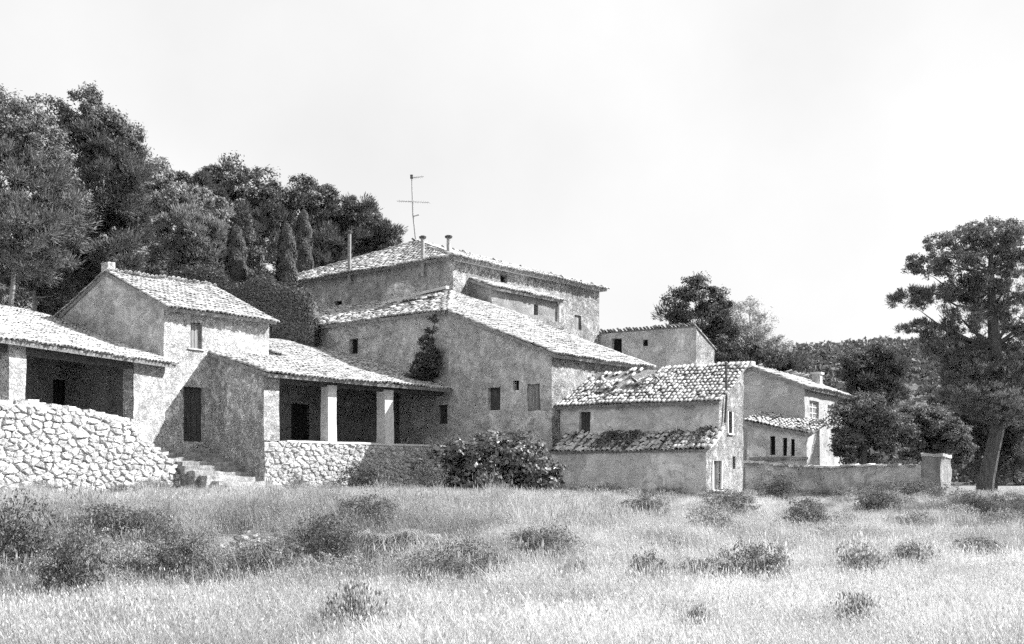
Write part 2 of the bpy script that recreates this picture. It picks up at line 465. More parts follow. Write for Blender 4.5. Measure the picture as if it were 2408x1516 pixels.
def inside(poly, x, y):
    c = False; n = len(poly)
    for i in range(n):
        (x1, y1), (x2, y2) = poly[i], poly[(i + 1) % n]
        if (y1 > y) != (y2 > y) and x < (x2 - x1) * (y - y1) / (y2 - y1) + x1: c = not c
    return c
def roof(parent, poly, limit=300, pitch=.215, row=.36, mess=1.0, skip=None, thick=.14, miss=.01, name='roof', scale=1.0, channel=True):
    """poly: coplanar points, first edge is the eave. Slab with cover tiles; the nearest tiles are single pieces"""
    p = [Vector(q) for q in poly]; O = p[0]; x = (p[1] - p[0]).normalized()
    cen = sum(p, Vector()) / len(p); w = cen - O; n = x.cross(w - x * w.dot(x)).normalized()
    if n.z < 0: n = -n
    y = n.cross(x)
    if y.dot(w) < 0: y = -y
    flat = [((q - O).dot(x), (q - O).dot(y)) for q in p]
    k = len(p); mb = MB(); top = [q.copy() for q in p]; bot = [q - n * thick for q in p]
    mb.add(top + bot, [tuple(range(k)), tuple(range(k, 2 * k))[::-1]] + [(i, (i + 1) % k, k + (i + 1) % k, k + i) for i in range(k)])
    o = mb.build(name, M['slab'], parent)
    xs = [a for a, _ in flat]; ys = [b for _, b in flat]; items = []
    pitch *= scale; row *= scale
    nc = int((max(xs) - min(xs)) / pitch) + 1; nr = int((max(ys) - min(ys)) / row) + 2
    zz = n if True else None
    R0 = Matrix((x, y, n)).transposed()
    if R0.determinant() < 0: R0 = Matrix((-x, y, n)).transposed()
    wavep = random.uniform(0, 6)
    for i in range(nc):
        cxj = random.uniform(-.03, .03) * mess
        for j in range(-1, nr):
            px_ = min(xs) + (i + .5) * pitch + cxj + random.uniform(-.014, .014) * mess
            py_ = min(ys) + j * row + (.30 if j < 0 else 0) + random.uniform(-.03, .03) * mess
            yt = max(py_, 0.03)
            if not inside(flat, min(max(px_, min(xs) + .01), max(xs) - .01), yt): continue
            if skip and skip(px_, py_): continue
            if random.random() < miss: continue
            sag = .035 * math.sin(px_ * .9 + wavep) * math.sin(py_ * .8 + 1) + .015 * math.sin(px_ * 3.1)
            hgt = .028 + sag + random.uniform(-.008, .012) * mess
            pos = O + x * px_ + y * py_ + n * hgt
            rot = Matrix.Rotation(random.gauss(0, .045) * mess, 3, 'Z') @ Matrix.Rotation(-.05 + random.gauss(0, .02) * mess, 3, 'X') @ Matrix.Rotation(random.gauss(0, .06) * mess, 3, 'Y')
            items.append((pos, R0 @ rot, scale * random.uniform(.93, 1.07)))
    items.sort(key=lambda q: (q[0] - cam.location).length)
    off = OFF[o.name]
    for pos, R, s in items[:limit]:
        q = bpy.data.objects.new('roof_tile', TILE); link(q); q.parent = o
        q.matrix_basis = Matrix.Translation(pos - off) @ (R.to_4x4() @ Matrix.Scale(s, 4))
    rest = items[limit:]
    if rest:
        vs_ = []; fs_ = []
        for c, (pos, R, s) in enumerate(rest):
            vs_.append(TV @ np.array(R).T * s + np.array(pos - off)); fs_.append(TF + c * len(TV))
        me = fast_mesh('far_roof_tiles', np.concatenate(vs_), np.concatenate(fs_)); me.polygons.foreach_set('use_smooth', [True] * len(me.polygons))
        q = obj('far_roof_tiles', me, M['tile'], o); q['kind'] = 'stuff'
    return o
def ridge_tiles(o, A, B, step=.4, s=1.25, name='ridge_tile'):
    A = Vector(A); B = Vector(B); d = (B - A); L = d.length; y = d.normalized(); x = y.cross(Vector((0, 0, 1))).normalized(); z = x.cross(y)
    off = OFF[o.name]; n = int(L / step)
    for i in range(n):
        q = bpy.data.objects.new(name, TILE); link(q); q.parent = o
        R = Matrix((x, y, z)).transposed() @ Matrix.Rotation(random.gauss(0, .06), 3, 'Z') @ Matrix.Rotation(-.05, 3, 'X')
        q.matrix_basis = Matrix.Translation(A + y * (i * step) + z * random.uniform(.0, .03) - off) @ R.to_4x4() @ Matrix.Scale(s, 4)

def V3(p, z): return Vector((p.x, p.y, z))
Z3 = Vector((0, 0, 1))
# ================================================================== frames
aB = math.atan((3500 - CX) / F); uB = Vector((math.sin(aB), math.cos(aB), 0)); vB = Vector((-math.cos(aB), math.sin(aB), 0))
OB = P(621, 1150, 46.57); OB.z = 0                      # porch corner
def B(s, d, z=0): q = OB + uB * s + vB * d; return Vector((q.x, q.y, z))
aE = math.atan((2873 - CX) / F); uE = Vector((math.sin(aE), math.cos(aE), 0)); vE = Vector((-math.cos(aE), math.sin(aE), 0))
aZ = math.atan((2200 - CX) / F); uZ = Vector((math.sin(aZ), math.cos(aZ), 0)); vZ = Vector((-math.cos(aZ), math.sin(aZ), 0))

# ------------------------------------------------------------------ A: tall whitewashed house
OA = P(384, 1050, 47); OA.z = 0
def A(s, d, z=0): q = OA + uB * s + vB * d; return Vector((q.x, q.y, z))
h = thing('gabled_house', 'tall whitewashed house with one shuttered upper window, left of the columned porch', 'house', A(2.6, 4, 2.5))
W = Plane(OA, uB); LA, DA, ZE, ZR = 5.27, 8.15, 8.43, 10.15
dr = W.rect((432, 911, 480, 1040)); wn = W.rect((447, 760, 475, 821))
wall('front_wall', h, W, 0, LA, 1.0, ZE, [dr, wn], M['wall_a'])
shutter(h, W, dr, M['wood'], 'door', 4, .22); shutter(h, W, wn, M['woodlight'], 'shutter', 4, .12)
ledge(h, W, wn[0] - .12, wn[1] + .1, wn[2] - .02)
WG = Plane(OA, vB)
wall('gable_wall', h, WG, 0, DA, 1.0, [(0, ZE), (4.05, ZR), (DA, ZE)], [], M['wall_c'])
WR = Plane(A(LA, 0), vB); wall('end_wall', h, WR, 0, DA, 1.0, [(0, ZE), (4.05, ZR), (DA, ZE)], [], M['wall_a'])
WK = Plane(A(0, DA), uB); wall('rear_wall', h, WK, 0, LA, 1.0, ZE, [], M['wall_c'])
sl_ = (ZR - ZE) / 4.05; ov = .38
r1 = roof(h, [A(-.06, -ov, ZE - ov * sl_ + .1), A(LA + .12, -ov, ZE - ov * sl_ + .1), A(LA + .12, 4.05, ZR + .1), A(-.06, 4.05, ZR + .1)])
roof(h, [A(LA + .12, DA + ov, ZE - ov * sl_ + .1), A(-.06, DA + ov, ZE - ov * sl_ + .1), A(-.06, 4.05, ZR + .1), A(LA + .12, 4.05, ZR + .1)], limit=0, name='rear_roof')
ridge_tiles(r1, A(.3, 4.05, ZR + .12), A(LA, 4.05, ZR + .12))
mb = MB(); mb.box(A(.16, 4.15, ZR + .2), uB * .17, vB * .26, Z3 * .32); mb.rough(.2, .03).build('chimney', M['wall_a'], h)

# ------------------------------------------------------------------ Z: left porch house
RZ = P(388, 1000, 46.75); RZ.z = 0; LZ = 10.6
def Zp(s, d, z=0): q = RZ - uZ * s + vZ * d; return Vector((q.x, q.y, z))
h = thing('porch_house', 'low house with a dark open porch above the dry-stone retaining wall', 'house', Zp(4, 2, 2.5))
W = Plane(RZ, -uZ); ZEZ = 6.12
sp = [W.s_at(x) for x in (388, 313, 60, 20)]
zbt = W.z_at(200, 846)        # underside of the porch beam
wall('front_wall', h, W, 0, sp[1], 1.0, ZEZ, [], M['wall_a'])
mb = MB(); mb.box((W.pt((sp[1] + sp[0]) / 2, 3.6, -.25)), -uZ * 0.01 + uZ * .0 + W.u * ((sp[1] - sp[0]) / 2 - .02), W.n * .22, Z3 * 2.45); mb.build('pier_core', M['wall_a'], h)
mb = MB(); mb.box(W.pt((sp[2] + sp[3]) / 2, 4.3, -.22), W.u * ((sp[3] - sp[2]) / 2), W.n * .24, Z3 * 1.75); mb.rough(.25, .04).build('pier', M['wall_a'], h)
mb = MB(); mb.box(W.pt((sp[1] + LZ) / 2, ZEZ - .18, -.2), W.u * ((LZ - sp[1]) / 2), W.n * .16, Z3 * .16); mb.rough(.5, .03).build('beam', M['wood'], h)
WBk = Plane(Zp(0, 3.2), -uZ)
d_ = WBk.rect((125, 893, 163, 962)); w_ = WBk.rect((217, 907, 245, 935))
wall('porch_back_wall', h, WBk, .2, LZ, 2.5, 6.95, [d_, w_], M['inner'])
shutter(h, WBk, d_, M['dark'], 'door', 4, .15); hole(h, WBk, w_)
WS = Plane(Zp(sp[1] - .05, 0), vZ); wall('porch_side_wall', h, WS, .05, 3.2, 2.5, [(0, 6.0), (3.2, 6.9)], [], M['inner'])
WS2 = Plane(Zp(LZ, 0), vZ); wall('end_wall', h, WS2, 0, 8, 1.0, [(0, ZEZ - .1), (8, ZEZ + 2.3)], [], M['wall_c'])
WK = Plane(Zp(0, 8), -uZ); wall('rear_wall', h, WK, -2.6, LZ, 1.0, ZEZ + 2.3, [], M['wall_c'])
mb = MB(); mb.box(Zp(5.2, 1.5, 2.75), uZ * 5.4, vZ * 1.75, Z3 * .1); mb.build('porch_floor', M['mortar'], h)
mb = MB(); mb.box(Zp(8.5 + .9, .9, 4.4), uZ * 1.35, vZ * .06, Z3 * 1.7); mb.rough(.4, .03).build('recess_wall', M['wall_c'], h)
zz_ = lambda p: ZEZ - .02 + .31 * ((p - RZ).dot(vZ) + .45)
ga, gb, gc_ = A(-.04, .2), A(-.04, 8.4), Zp(LZ, 8.1)
r1 = roof(h, [Zp(LZ, -.45, ZEZ - .02), Zp(-.12, -.45, ZEZ - .02), V3(ga, zz_(ga)), V3(gb, zz_(gb)), V3(gc_, zz_(gc_))], mess=1.2)

# ------------------------------------------------------------------ retaining wall and stair
PJ0 = P(-70, 1140, 36.8); PJ1 = P(432, 1140, 45.6)
W = Plane(PJ0, (PJ1 - PJ0)); LJ = (Vector((PJ1.x, PJ1.y, 0)) - Vector((PJ0.x, PJ0.y, 0))).length
prof = [(-70, 946), (60, 949), (100, 953), (160, 962), (250, 978), (313, 992), (335, 1035), (350, 1050), (372, 1058), (396, 1072), (412, 1100), (432, 1140)]
pj = [(W.s_at(x), W.z_at(x, y)) for x, y in prof]
tf = lambda x: float(np.interp(x, [a for a, _ in pj], [b for _, b in pj]))
h = thing('retaining_wall', 'rough dry-stone retaining wall of big pale boulders below the left porch', 'stone wall', W.pt(LJ / 2, 1.2, -.4))
mb = MB(); n = 30
for i in range(n):
    a, b = LJ * i / n, LJ * (i + 1) / n
    v = [W.pt(a, .4, -.02), W.pt(b, .4, -.02), W.pt(b, tf(b) - .04, -.02), W.pt(a, tf(a) - .04, -.02), W.pt(a, .4, -.95), W.pt(b, .4, -.95), W.pt(b, tf(b) - .04, -.95), W.pt(a, tf(a) - .04, -.95)]
    mb.add(v, [(0, 1, 2, 3), (3, 2, 6, 7), (5, 4, 7, 6)] + ([(1, 5, 6, 2)] if i == n - 1 else []))
mb.rough(.4, .03).build('earth_core', M['mortar'], h)
stones(h, W, 0, LJ, .75, tf, .2, 1.75, M['stone'], proud=.065)
for i in range(26):       # cap stones along the top
    s_ = LJ * (.12 + .86 * (i + random.uniform(0, .6)) / 26); z_ = tf(s_)
    mb = MB(); mb.box(W.pt(s_, z_ + .02, -.22), W.u * random.uniform(.12, .24), W.n * random.uniform(.15, .24), Z3 * random.uniform(.05, .1), .03); mb.rough(.16, .05).build('cap_stone', M['stone'], h)

h = thing('stone_stair', 'worn stone steps climbing between the retaining wall and the columned porch', 'stairs', B(-1.5, 1.5, 1.1))
nst = 10; sA = -.02
for i in range(nst):
    d0 = 3.35 - i * .43; zt = 2.92 - (i + 1) * .183 + .1 + random.uniform(-.02, .02)
    w0, w1 = (-3.0 + i * .04, sA) if i < 6 else (-2.9 + i * .07, sA + .1 * (i - 5))
    w0 += random.uniform(-.15, .15); d1 = d0 - .52 + random.uniform(-.04, .04)
    mb = MB(); hz = (zt - .75) / 2; mb.box(B((w0 + w1) / 2, (d0 + d1) / 2, zt - hz), uB * ((w1 - w0) / 2), vB * ((d0 - d1) / 2), Z3 * hz)
    mb.rough(.14, .08).build('step', M['worn'], h)
mb = MB(); mb.box(B(-2.3, 4.1 - .3, 2.7), uB * 2.4, vB * .45, Z3 * .16); mb.rough(.3, .03).build('landing', M['stone'], h)

# ------------------------------------------------------------------ B: columned porch
LB, DB = 10.5, 9.0; ZEB, SB = 5.74, .285
h = thing('columned_porch', 'long tiled porch with two plastered square columns above a rubble parapet', 'porch', B(5, 2, 1.2))
W = Plane(OB, uB); zp = 3.14
core = wall('parapet_wall', h, W, .02, LB, .6, zp - .05, [], M['mortar'], j=.02)
stones(h, W, 0, LB, .9, lambda s: zp - .02, .165, 1.6, M['stone'], proud=.055, limit=300)
mb = MB(); mb.box(W.pt(LB / 2 + .55, zp, -.16), uB * (LB / 2 - .6), W.n * .2, Z3 * .045); mb.rough(.5, .02).build('parapet_cap', M['sill'], h)
WL = Plane(OB, vB)
wall('side_wall', h, WL, 0, 3.5, .6, [(0, ZEB), (3.5, ZEB + 3.5 * SB)], [], M['wall_b'])
spx = W.s_at(658)
wall('pier', h, W, 0, spx, zp, ZEB - .1, [], M['wall_b'])
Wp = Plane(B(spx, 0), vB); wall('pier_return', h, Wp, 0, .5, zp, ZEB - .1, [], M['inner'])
for (x0, x1) in ((770, 798), (903, 931)):
    a, b = W.s_at(x0), W.s_at(x1); hw = min(.27, (b - a) / 2 * .72)
    mb = MB(); c = W.pt((a + b) / 2, 0, -.3); zt = ZEB - .22
    for (z0, z1, k0, k1) in ((zp + .02, zp + 1.8, 1.03, .97), (zp + 1.8, zt, .97, 1.0)):
        v = [Vector((c.x, c.y, 0)) + uB * (hw * k * sx) + vB * (hw * k * sy) + Z3 * z for (z, k) in ((z0, k0), (z1, k1)) for sx, sy in ((-1, -1), (1, -1), (1, 1), (-1, 1))]
        mb.add(v, [(i, (i + 1) % 4, 4 + (i + 1) % 4, 4 + i) for i in range(4)])
    mb.rough(.2, .025).build('column', M['sill'], h)
mb = MB(); mb.box(W.pt((LB + spx) / 2 - .2, ZEB - .16, -.3), uB * ((LB - spx) / 2 + .35), W.n * .16, Z3 * .13); mb.rough(.5, .035).build('beam', M['wood'], h)
Wi = Plane(B(0, 2.95), uB); d_ = Wi.rect((685, 950, 727, 1034))
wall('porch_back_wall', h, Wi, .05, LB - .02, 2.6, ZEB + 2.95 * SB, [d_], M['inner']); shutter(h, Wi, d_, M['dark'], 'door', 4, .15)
mb = MB(); mb.box(B(LB / 2, 1.6, 2.85), uB * (LB / 2 - .05), vB * 1.55, Z3 * .08); mb.build('porch_floor', M['mortar'], h)
r1 = roof(h, [B(-.1, -.4, ZEB - .4 * SB + .1), B(LB - .02, -.4, ZEB - .4 * SB + .1), B(LB - .02, DB, ZEB + DB * SB + .1), B(LA - .9, DB, ZEB + DB * SB + .1), B(LA - .9, 3.45, ZEB + 3.45 * SB + .1), B(-.1, 3.45, ZEB + 3.45 * SB + .1)])
wall('rear_wall', h, Plane(B(0, DB - .05), uB), LA - 1, LB, 2, ZEB + DB * SB - .03, [], M['wall_c'])
for k, px in enumerate((795, 850, 905, 943)): pass

# ------------------------------------------------------------------ C: middle house with the long sloping gable
h = thing('long_gable_house', 'broad grey rendered house with a long sloping gable beside the columned porch', 'house', B(14, 0, 1.2))
W = Plane(B(LB, 0), vB); ZC, ZCL, dN = 9.32, 6.93, -6.14; sR = (ZC - ZCL) / 6.14
ops = [W.rect(r) for r in ((820, 797, 841, 833), (1029, 953, 1053, 997), (1147, 912, 1176, 966), (1207, 896, 1221, 919), (1241, 903, 1271, 966))]
wall('gable_wall', h, W, dN, 16, .6, [(dN, ZCL), (0, ZC), (16, ZC)], ops, M['wall_c'])
hole(h, W, ops[0]); shutter(h, W, ops[1], M['wood'], 'shutter', 3, .2); shutter(h, W, ops[2], M['wood'], 'shutter', 4, .22); hole(h, W, ops[3], 'niche', .2)
shutter(h, W, ops[4], M['woodlight'], 'shutter', 4, .1)
a, b = W.s_at(1250), W.s_at(1165); ledge(h, W, min(a, b), max(a, b), W.z_at(1205, 1018), .14, .08, 'ledge', M['wall_h'])
LC = 7.33
WRc = Plane(B(LB, dN), uB); wall('side_wall', h, WRc, 0, LC, .6, ZCL, [], M['wall_dr'])
WEc = Plane(B(LB + LC, dN), vB); wall('end_wall', h, WEc, 0, 11, .6, [(0, ZCL), (11, ZCL + 11 * sR)], [], M['wall_c'])
kL = .34; sD = 6.0
hp = sD * kL / sR                                    # hip run
r1 = roof(h, [B(LB - .12, dN - .3, ZCL - .3 * sR + .1), B(LB + LC + .15, dN - .3, ZCL - .3 * sR + .1), B(LB + LC + .15, 3.6, ZCL + 9.74 * sR + .1), B(LB + sD, hp, ZC + sD * kL + .1), B(LB - .12, -.1, ZC + .06)], limit=300, mess=1.3)
r2 = roof(h, [B(LB - .3, 16, ZC - .3 * kL + .1), B(LB - .3, -.2, ZC - .3 * kL + .1), B(LB + sD, hp, ZC + sD * kL + .1), B(LB + sD, 16, ZC + sD * kL + .1)], limit=160, mess=1.6,
          skip=lambda x, y: 2.4 < y < 5.0 and 8.2 < x + .4 * (y - 3.7) < 11.9 and random.random() < .93, name='left_roof')
ridge_tiles(r2, B(LB + .1, .05, ZC + .15), B(LB + sD, hp, ZC + sD * kL + .14))
mb = MB(); mb.box(B(LB + sD - .3, 6.6, ZC + sD * kL + .22), vB * 1.5 - Z3 * .12, uB * .12, Z3 * .07); mb.rough(.4, .05).build('wall_flashing', M['sill'], h)
mb = MB(); mb.box(B(LB + sD - 1.3, 8.2, ZC + (sD - 1.3) * kL + .2), vB * 1.1 - Z3 * .05, uB * .1, Z3 * .06); mb.rough(.4, .05).build('fallen_beam', M['sill'], h)

# ------------------------------------------------------------------ D: big hipped house at the back
h = thing('hipped_house', 'large three-storey house with low hipped tile roof crowning the farmstead', 'house', B(23, 12, 3))
s0, d0, LD, DD, ZD = 16.5, 5.0, 13.3, 15.5, 13.3; AP = (s0 + 6.6, d0 + 9.0, 16.2)
W = Plane(B(s0, d0), vB); w1 = W.rect((787, 709, 804, 727))
wall('left_wall', h, W, 0, DD, 2, ZD, [w1], M['wall_d']); hole(h, W, w1)
W2 = Plane(B(s0, d0), uB); w2 = W2.rect((1176, 648, 1192, 665)); w3 = W2.rect((1351, 742, 1367, 776))
wall('right_wall', h, W2, 0, LD, 2, ZD, [w2, w3], M['wall_dr']); hole(h, W2, w2); shutter(h, W2, w3, M['woodlight'], 'shutter', 3, .12)
wall('end_wall', h, Plane(B(s0 + LD, d0), vB), 0, DD, 2, ZD, [], M['wall_dr'])
wall('rear_wall', h, Plane(B(s0, d0 + DD), uB), 0, LD, 2, ZD, [], M['wall_d'])
e = .35; ze = ZD - .05; ap = B(*AP)
r1 = roof(h, [B(s0 - e, d0 + DD + e, ze), B(s0 - e, d0 - e, ze), ap], limit=170, pitch=.25, row=.4, scale=1.1)
r2 = roof(h, [B(s0 - e, d0 - e, ze), B(s0 + LD + e, d0 - e, ze), ap], limit=130, pitch=.25, row=.4, scale=1.1)
roof(h, [B(s0 + LD + e, d0 - e, ze), B(s0 + LD + e, d0 + DD + e, ze), ap], limit=0, pitch=.25, row=.4, name='far_roof')
roof(h, [B(s0 + LD + e, d0 + DD + e, ze), B(s0 - e, d0 + DD + e, ze), ap], limit=0, pitch=.25, row=.4, name='far_roof')
ridge_tiles(r1, B(s0 - e + .1, d0 - e + .1, ze + .08), ap + Z3 * .06)
ridge_tiles(r1, B(s0 - e + .1, d0 + DD + e - .1, ze + .08), ap + Z3 * .06)
ridge_tiles(r2, B(s0 + LD + e - .1, d0 - e + .1, ze + .08), ap + Z3 * .06)
for nm, n_, D_, s1_ in (('cornice', 0, vB, DD), ('cornice', 1, uB, LD)):
    mb = MB(); pl = W if n_ == 0 else W2
    mb.box(pl.pt(s1_ / 2, ZD - .12, .06), D_ * (s1_ / 2 + .1), pl.n * .1, Z3 * .06); mb.build(nm, M['sill' if n_ else 'wall_d'], h)
def flue(px, ytop, ybot, plane, out, r, cap, mat):
    a = plane.s_at(px); zt, zb = plane.z_at(px, ytop), plane.z_at(px, ybot)
    mb = MB(); mb.tube([plane.pt(a, zb, out), plane.pt(a, (zb + zt) / 2, out + .01), plane.pt(a, zt, out)], [r, r, r * .97], 10); f_ = mb.build('flue_pipe', mat, h)
    mb = MB()
    mb.tube([plane.pt(a, zt - .02, out), plane.pt(a, zt + .08, out), plane.pt(a, zt + .13, out)], [cap * .9, cap, cap * .5], 10); mb.build('flue_cap', M['dkmetal'], f_)
flue(1000, 562, 652, W, .2, .11, .2, M['metal']); flue(1040, 556, 606, W, -.5, .11, .21, M['metal'])
flue(828, 550, 668, W, .2, .1, .17, M['palebark'])
# rubble oven dome bulging from the left wall
a = W.s_at(955); zb = W.z_at(955, 708); mb = MB(); nu, nv = 12, 7; v = []; f = []
for j in range(nv + 1):
    th = math.pi / 2 * j / nv
    for i in range(nu + 1):
        ph = math.pi * i / nu
        v.append(jit(W.pt(a - math.cos(ph) * 1.35 * math.cos(th), zb - .5 + 1.65 * math.sin(th), 1.5 * math.sin(ph) * math.cos(th) - .05), .12))
for j in range(nv):
    for i in range(nu): f.append((j * (nu + 1) + i, j * (nu + 1) + i + 1, (j + 1) * (nu + 1) + i + 1, (j + 1) * (nu + 1) + i))
mb.add(v, f).build('oven_dome', M['wall_a'], h)

# H: rendered lean-to on the right wall
h = thing('upper_lean_to', 'small dark rendered lean-to under a strip of tiles against the hipped house', 'lean-to', B(20.7, 4, 8))
Wh = Plane(B(0, 3.5), uB); sa, sb = Wh.s_at(1156), Wh.s_at(1311); w_ = Wh.rect((1255, 717, 1265, 742)); ZH = Wh.z_at(1160, 678)
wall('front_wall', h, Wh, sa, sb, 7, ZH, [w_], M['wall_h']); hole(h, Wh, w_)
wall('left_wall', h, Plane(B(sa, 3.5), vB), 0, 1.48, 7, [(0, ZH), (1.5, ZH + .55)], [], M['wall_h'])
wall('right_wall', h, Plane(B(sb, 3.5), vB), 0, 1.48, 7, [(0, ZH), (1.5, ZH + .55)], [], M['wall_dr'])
roof(h, [B(sa - .15, 3.2, ZH - .02), B(sb + .15, 3.2, ZH - .02), B(sb + .15, 4.97, ZH + .6), B(sa - .15, 4.97, ZH + .6)], mess=1.3)
mb = MB(); mb.tube([Wh.pt(sb + .05, ZH - .1, .1), Wh.pt(sb, ZH - .3, .12), Wh.pt(sb - .02, ZH - 2.6, .12)], [.07, .07, .07], 8); mb.build('drain_pipe', M['sill'], h)
mb = MB(); mb.box(Wh.pt((sa + sb) / 2, Wh.z_at(1235, 758), .3), uB * ((sb - sa) / 2), W2.n * .3, Z3 * .16); mb.rough(.35, .05).build('tile_ledge', M['wall_dr'], h)

# ------------------------------------------------------------------ G: block behind
h = thing('block_house', 'plain pale block with a dark doorway between the hipped house and the pines', 'house', P(1560, 900, 74))
OG = P(1636, 800, 70); OG.z = 0; W = Plane(OG, vE); ZG = 10.6; LG = W.s_at(1345)
w1 = W.rect((1440, 797, 1463, 836)); w2 = W.rect((1511, 799, 1523, 814))
wall('front_wall', h, W, 0, LG, 2, [(0, ZG), (LG, ZG)], [w1, w2], M['wall_g'], j=.06); hole(h, W, w1, 'doorway'); hole(h, W, w2)
Wr = Plane(OG, uE); wall('side_wall', h, Wr, 0, 3.0, 2, [(0, ZG), (.4, ZG - .05), (3.0, ZG - 1.0)], [], M['wall_ee'])
def Gp(s, d, z): q = OG + uE * s + vE * d; return Vector((q.x, q.y, z))
wall('rear_wall', h, Plane(Gp(3.0, 0, 0), vE), 0, LG, 2, ZG - 1.0, [], M['wall_c'])
wall('left_wall', h, Plane(Gp(0, LG, 0), uE), 0, 3, 2, [(0, ZG), (3, ZG - 1)], [], M['wall_c'])
roof(h, [Gp(3.2, -.08, ZG - 1.03), Gp(3.2, LG, ZG - 1.03), Gp(-.06, LG, ZG + .05), Gp(-.06, -.08, ZG + .05)], limit=120, mess=1.5, thick=.05)

# ------------------------------------------------------------------ E: low house with the lean-to
OE = P(1690, 1000, 47.5); OE.z = 0
def E(s, d, z=0): q = OE + uE * s + vE * d; return Vector((q.x, q.y, z))
h = thing('low_house', 'low pale house with a ragged bright tile roof and weedy lower roof, sunlit narrow gable', 'house', E(1, 4, 1))
W = Plane(OE, vE); LE = W.s_at(1318); ZEe = 4.78; w1 = W.rect((1363, 969, 1389, 1021))
wall('front_wall', h, W, 0, LE, .5, ZEe, [w1], M['wall_e']); shutter(h, W, w1, M['wood'], 'shutter', 3, .2); ledge(h, W, w1[0] - .1, w1[1] + .1, w1[2] - .03)
We = Plane(OE, uE); sF = We.s_at(1661); sB_ = We.s_at(1748); ZRe = ZEe + sB_ * .52
ops = [We.rect(r) for r in ((1677, 1084, 1696, 1153), (1712.5, 969, 1721, 1020), (1723, 1074, 1729, 1105))]
zl1, zl0 = 3.5, 2.78
wall('gable_wall', h, We, sF, sB_, .4, [(sF, zl0), (-.02, zl1), (0, ZEe), (sB_ - .15, ZRe), (sB_, ZRe - .05)], ops, M['wall_ee'], reveal=.22)
shutter(h, We, ops[0], M['woodlight'], 'door', 3, .14); hole(h, We, ops[1], back=.15); hole(h, We, ops[2], back=.15)
for i, o_ in enumerate(ops[:2]):
    ledge(h, We, o_[0] - .12, o_[1] + .12, o_[2] - .03, .08, .06)
    mb = MB()
    for x_ in (o_[0] - .06, o_[1] + .05): mb.box(We.pt(x_, (o_[2] + o_[3]) / 2, .0), uE * .05, We.n * .03, Z3 * ((o_[3] - o_[2]) / 2))
    mb.rough(.3, .015).build('jamb', M['sill'], h)
wall('rear_wall', h, Plane(E(sB_, 0), vE), 0, LE, .5, ZRe, [], M['wall_c'])
wall('left_wall', h, Plane(E(0, LE), uE), 0, sB_, .5, [(0, ZEe), (sB_, ZRe)], [], M['wall_c'])
def broken(x, y):
    return (.7 < y < 2.2 and 1.1 < x - .5 * y < 1.9 and random.random() < .9) or (2.3 < y and .3 < x < 3.6 and random.random() < .75) or (1.1 < y < 1.8 and 2.4 < x < 3.2 and random.random() < .5)
r1 = roof(h, [E(-.3, LE + .2, ZEe - .05), E(-.3, -.12, ZEe - .05), E(sB_, -.12, ZRe + .14), E(sB_, LE + .2, ZRe + .14)], limit=300, mess=1.3, scale=.86, skip=broken, miss=.02)
for i in range(9):            # slipped tiles
    x_, y_ = random.uniform(2.4, 6), random.uniform(.5, 2.4); q = bpy.data.objects.new('slipped_tile', TILE); link(q); q.parent = r1
    p_ = E(-.3 + y_ * .88, LE - x_ + 2, ZEe + .12 + y_ * .46)
    q.matrix_basis = Matrix.Translation(p_ - OFF[r1.name]) @ Matrix.Rotation(random.uniform(0, 6), 4, 'Z') @ Matrix.Rotation(.4, 4, 'X') @ Matrix.Scale(1.0, 4)
Wl = Plane(E(sF, 0), vE); LEl = Wl.s_at(1297)
wall('lean_to_wall', h, Wl, 0, LEl, .2, zl0, [], M['wall_e'])
mb = MB(); mb.add([E(sF - .12, -.02, zl0), E(sF - .12, LEl, zl0), E(0, LEl, zl1 + .02), E(0, -.02, zl1 + .02), E(sF - .12, -.02, zl0 - .12), E(sF - .12, LEl, zl0 - .12), E(0, LEl, zl1 - .1), E(0, -.02, zl1 - .1)],
    [(0, 1, 2, 3), (4, 7, 6, 5), (0, 4, 5, 1), (0, 3, 7, 4), (1, 5, 6, 2)]); mb.v = []; mb.f = []
roof(h, [E(sF - .14, LEl, zl0), E(sF - .14, -.02, zl0), E(-.01, -.02, zl1 + .02), E(-.01, LEl, zl1 + .02)], limit=0, mess=1.8, miss=.12, name='lean_to_roof', thick=.1)
for i in range(5):
    t0, t1 = i / 5, (i + .92) / 5; A_ = E(sF * (1 - t0) - .1 * (1 - t0), -.1, zl0 + (zl1 - zl0) * t0 + .07); B_ = E(sF * (1 - t1), -.1, zl0 + (zl1 - zl0) * t1 + .07)
    mb = MB(); mb.box((A_ + B_) / 2, (B_ - A_) / 2, vE * .13, Z3 * .05, .02); mb.rough(.15, .03).build('verge_stone', M['sill'], h)
mb = MB(); mb.tube([We.pt(.55, 6.35, .1), We.pt(.55, 4.9, .12), We.pt(.45, 3.9, .1)], [.045] * 3, 8); mb.build('iron_pole', M['dkmetal'], h)

# ------------------------------------------------------------------ F: right house, its lean-to
OFh = P(1892, 1000, 58); OFh.z = 0
def Fp(s, d, z=0): q = OFh + uE * s + vE * d; return Vector((q.x, q.y, z))
h = thing('gable_end_house', 'smooth grey rendered house with a windowed sunny side at the right end of the farmstead', 'house', Fp(2, 2, 1))
W = Plane(OFh, vE); ZF = 6.1; sA_ = W.s_at(1768); LF = W.s_at(1735); ZFr = W.z_at(1768, 868)
wall('gable_wall', h, W, 0, LF, .6, [(0, ZF), (sA_, ZFr), (LF, ZFr - .25)], [], M['wall_f'])
W2 = Plane(OFh, uE); LFu = W2.s_at(1992); w1 = W2.rect((1903, 944, 1926, 1012)); w1u = (w1[0], w1[1], w1[2] + .55, w1[3]); w2 = W2.rect((1946, 954, 1966, 988))
wall('side_wall', h, W2, 0, LFu, .6, ZF, [w1u, w2], M['wall_f'])
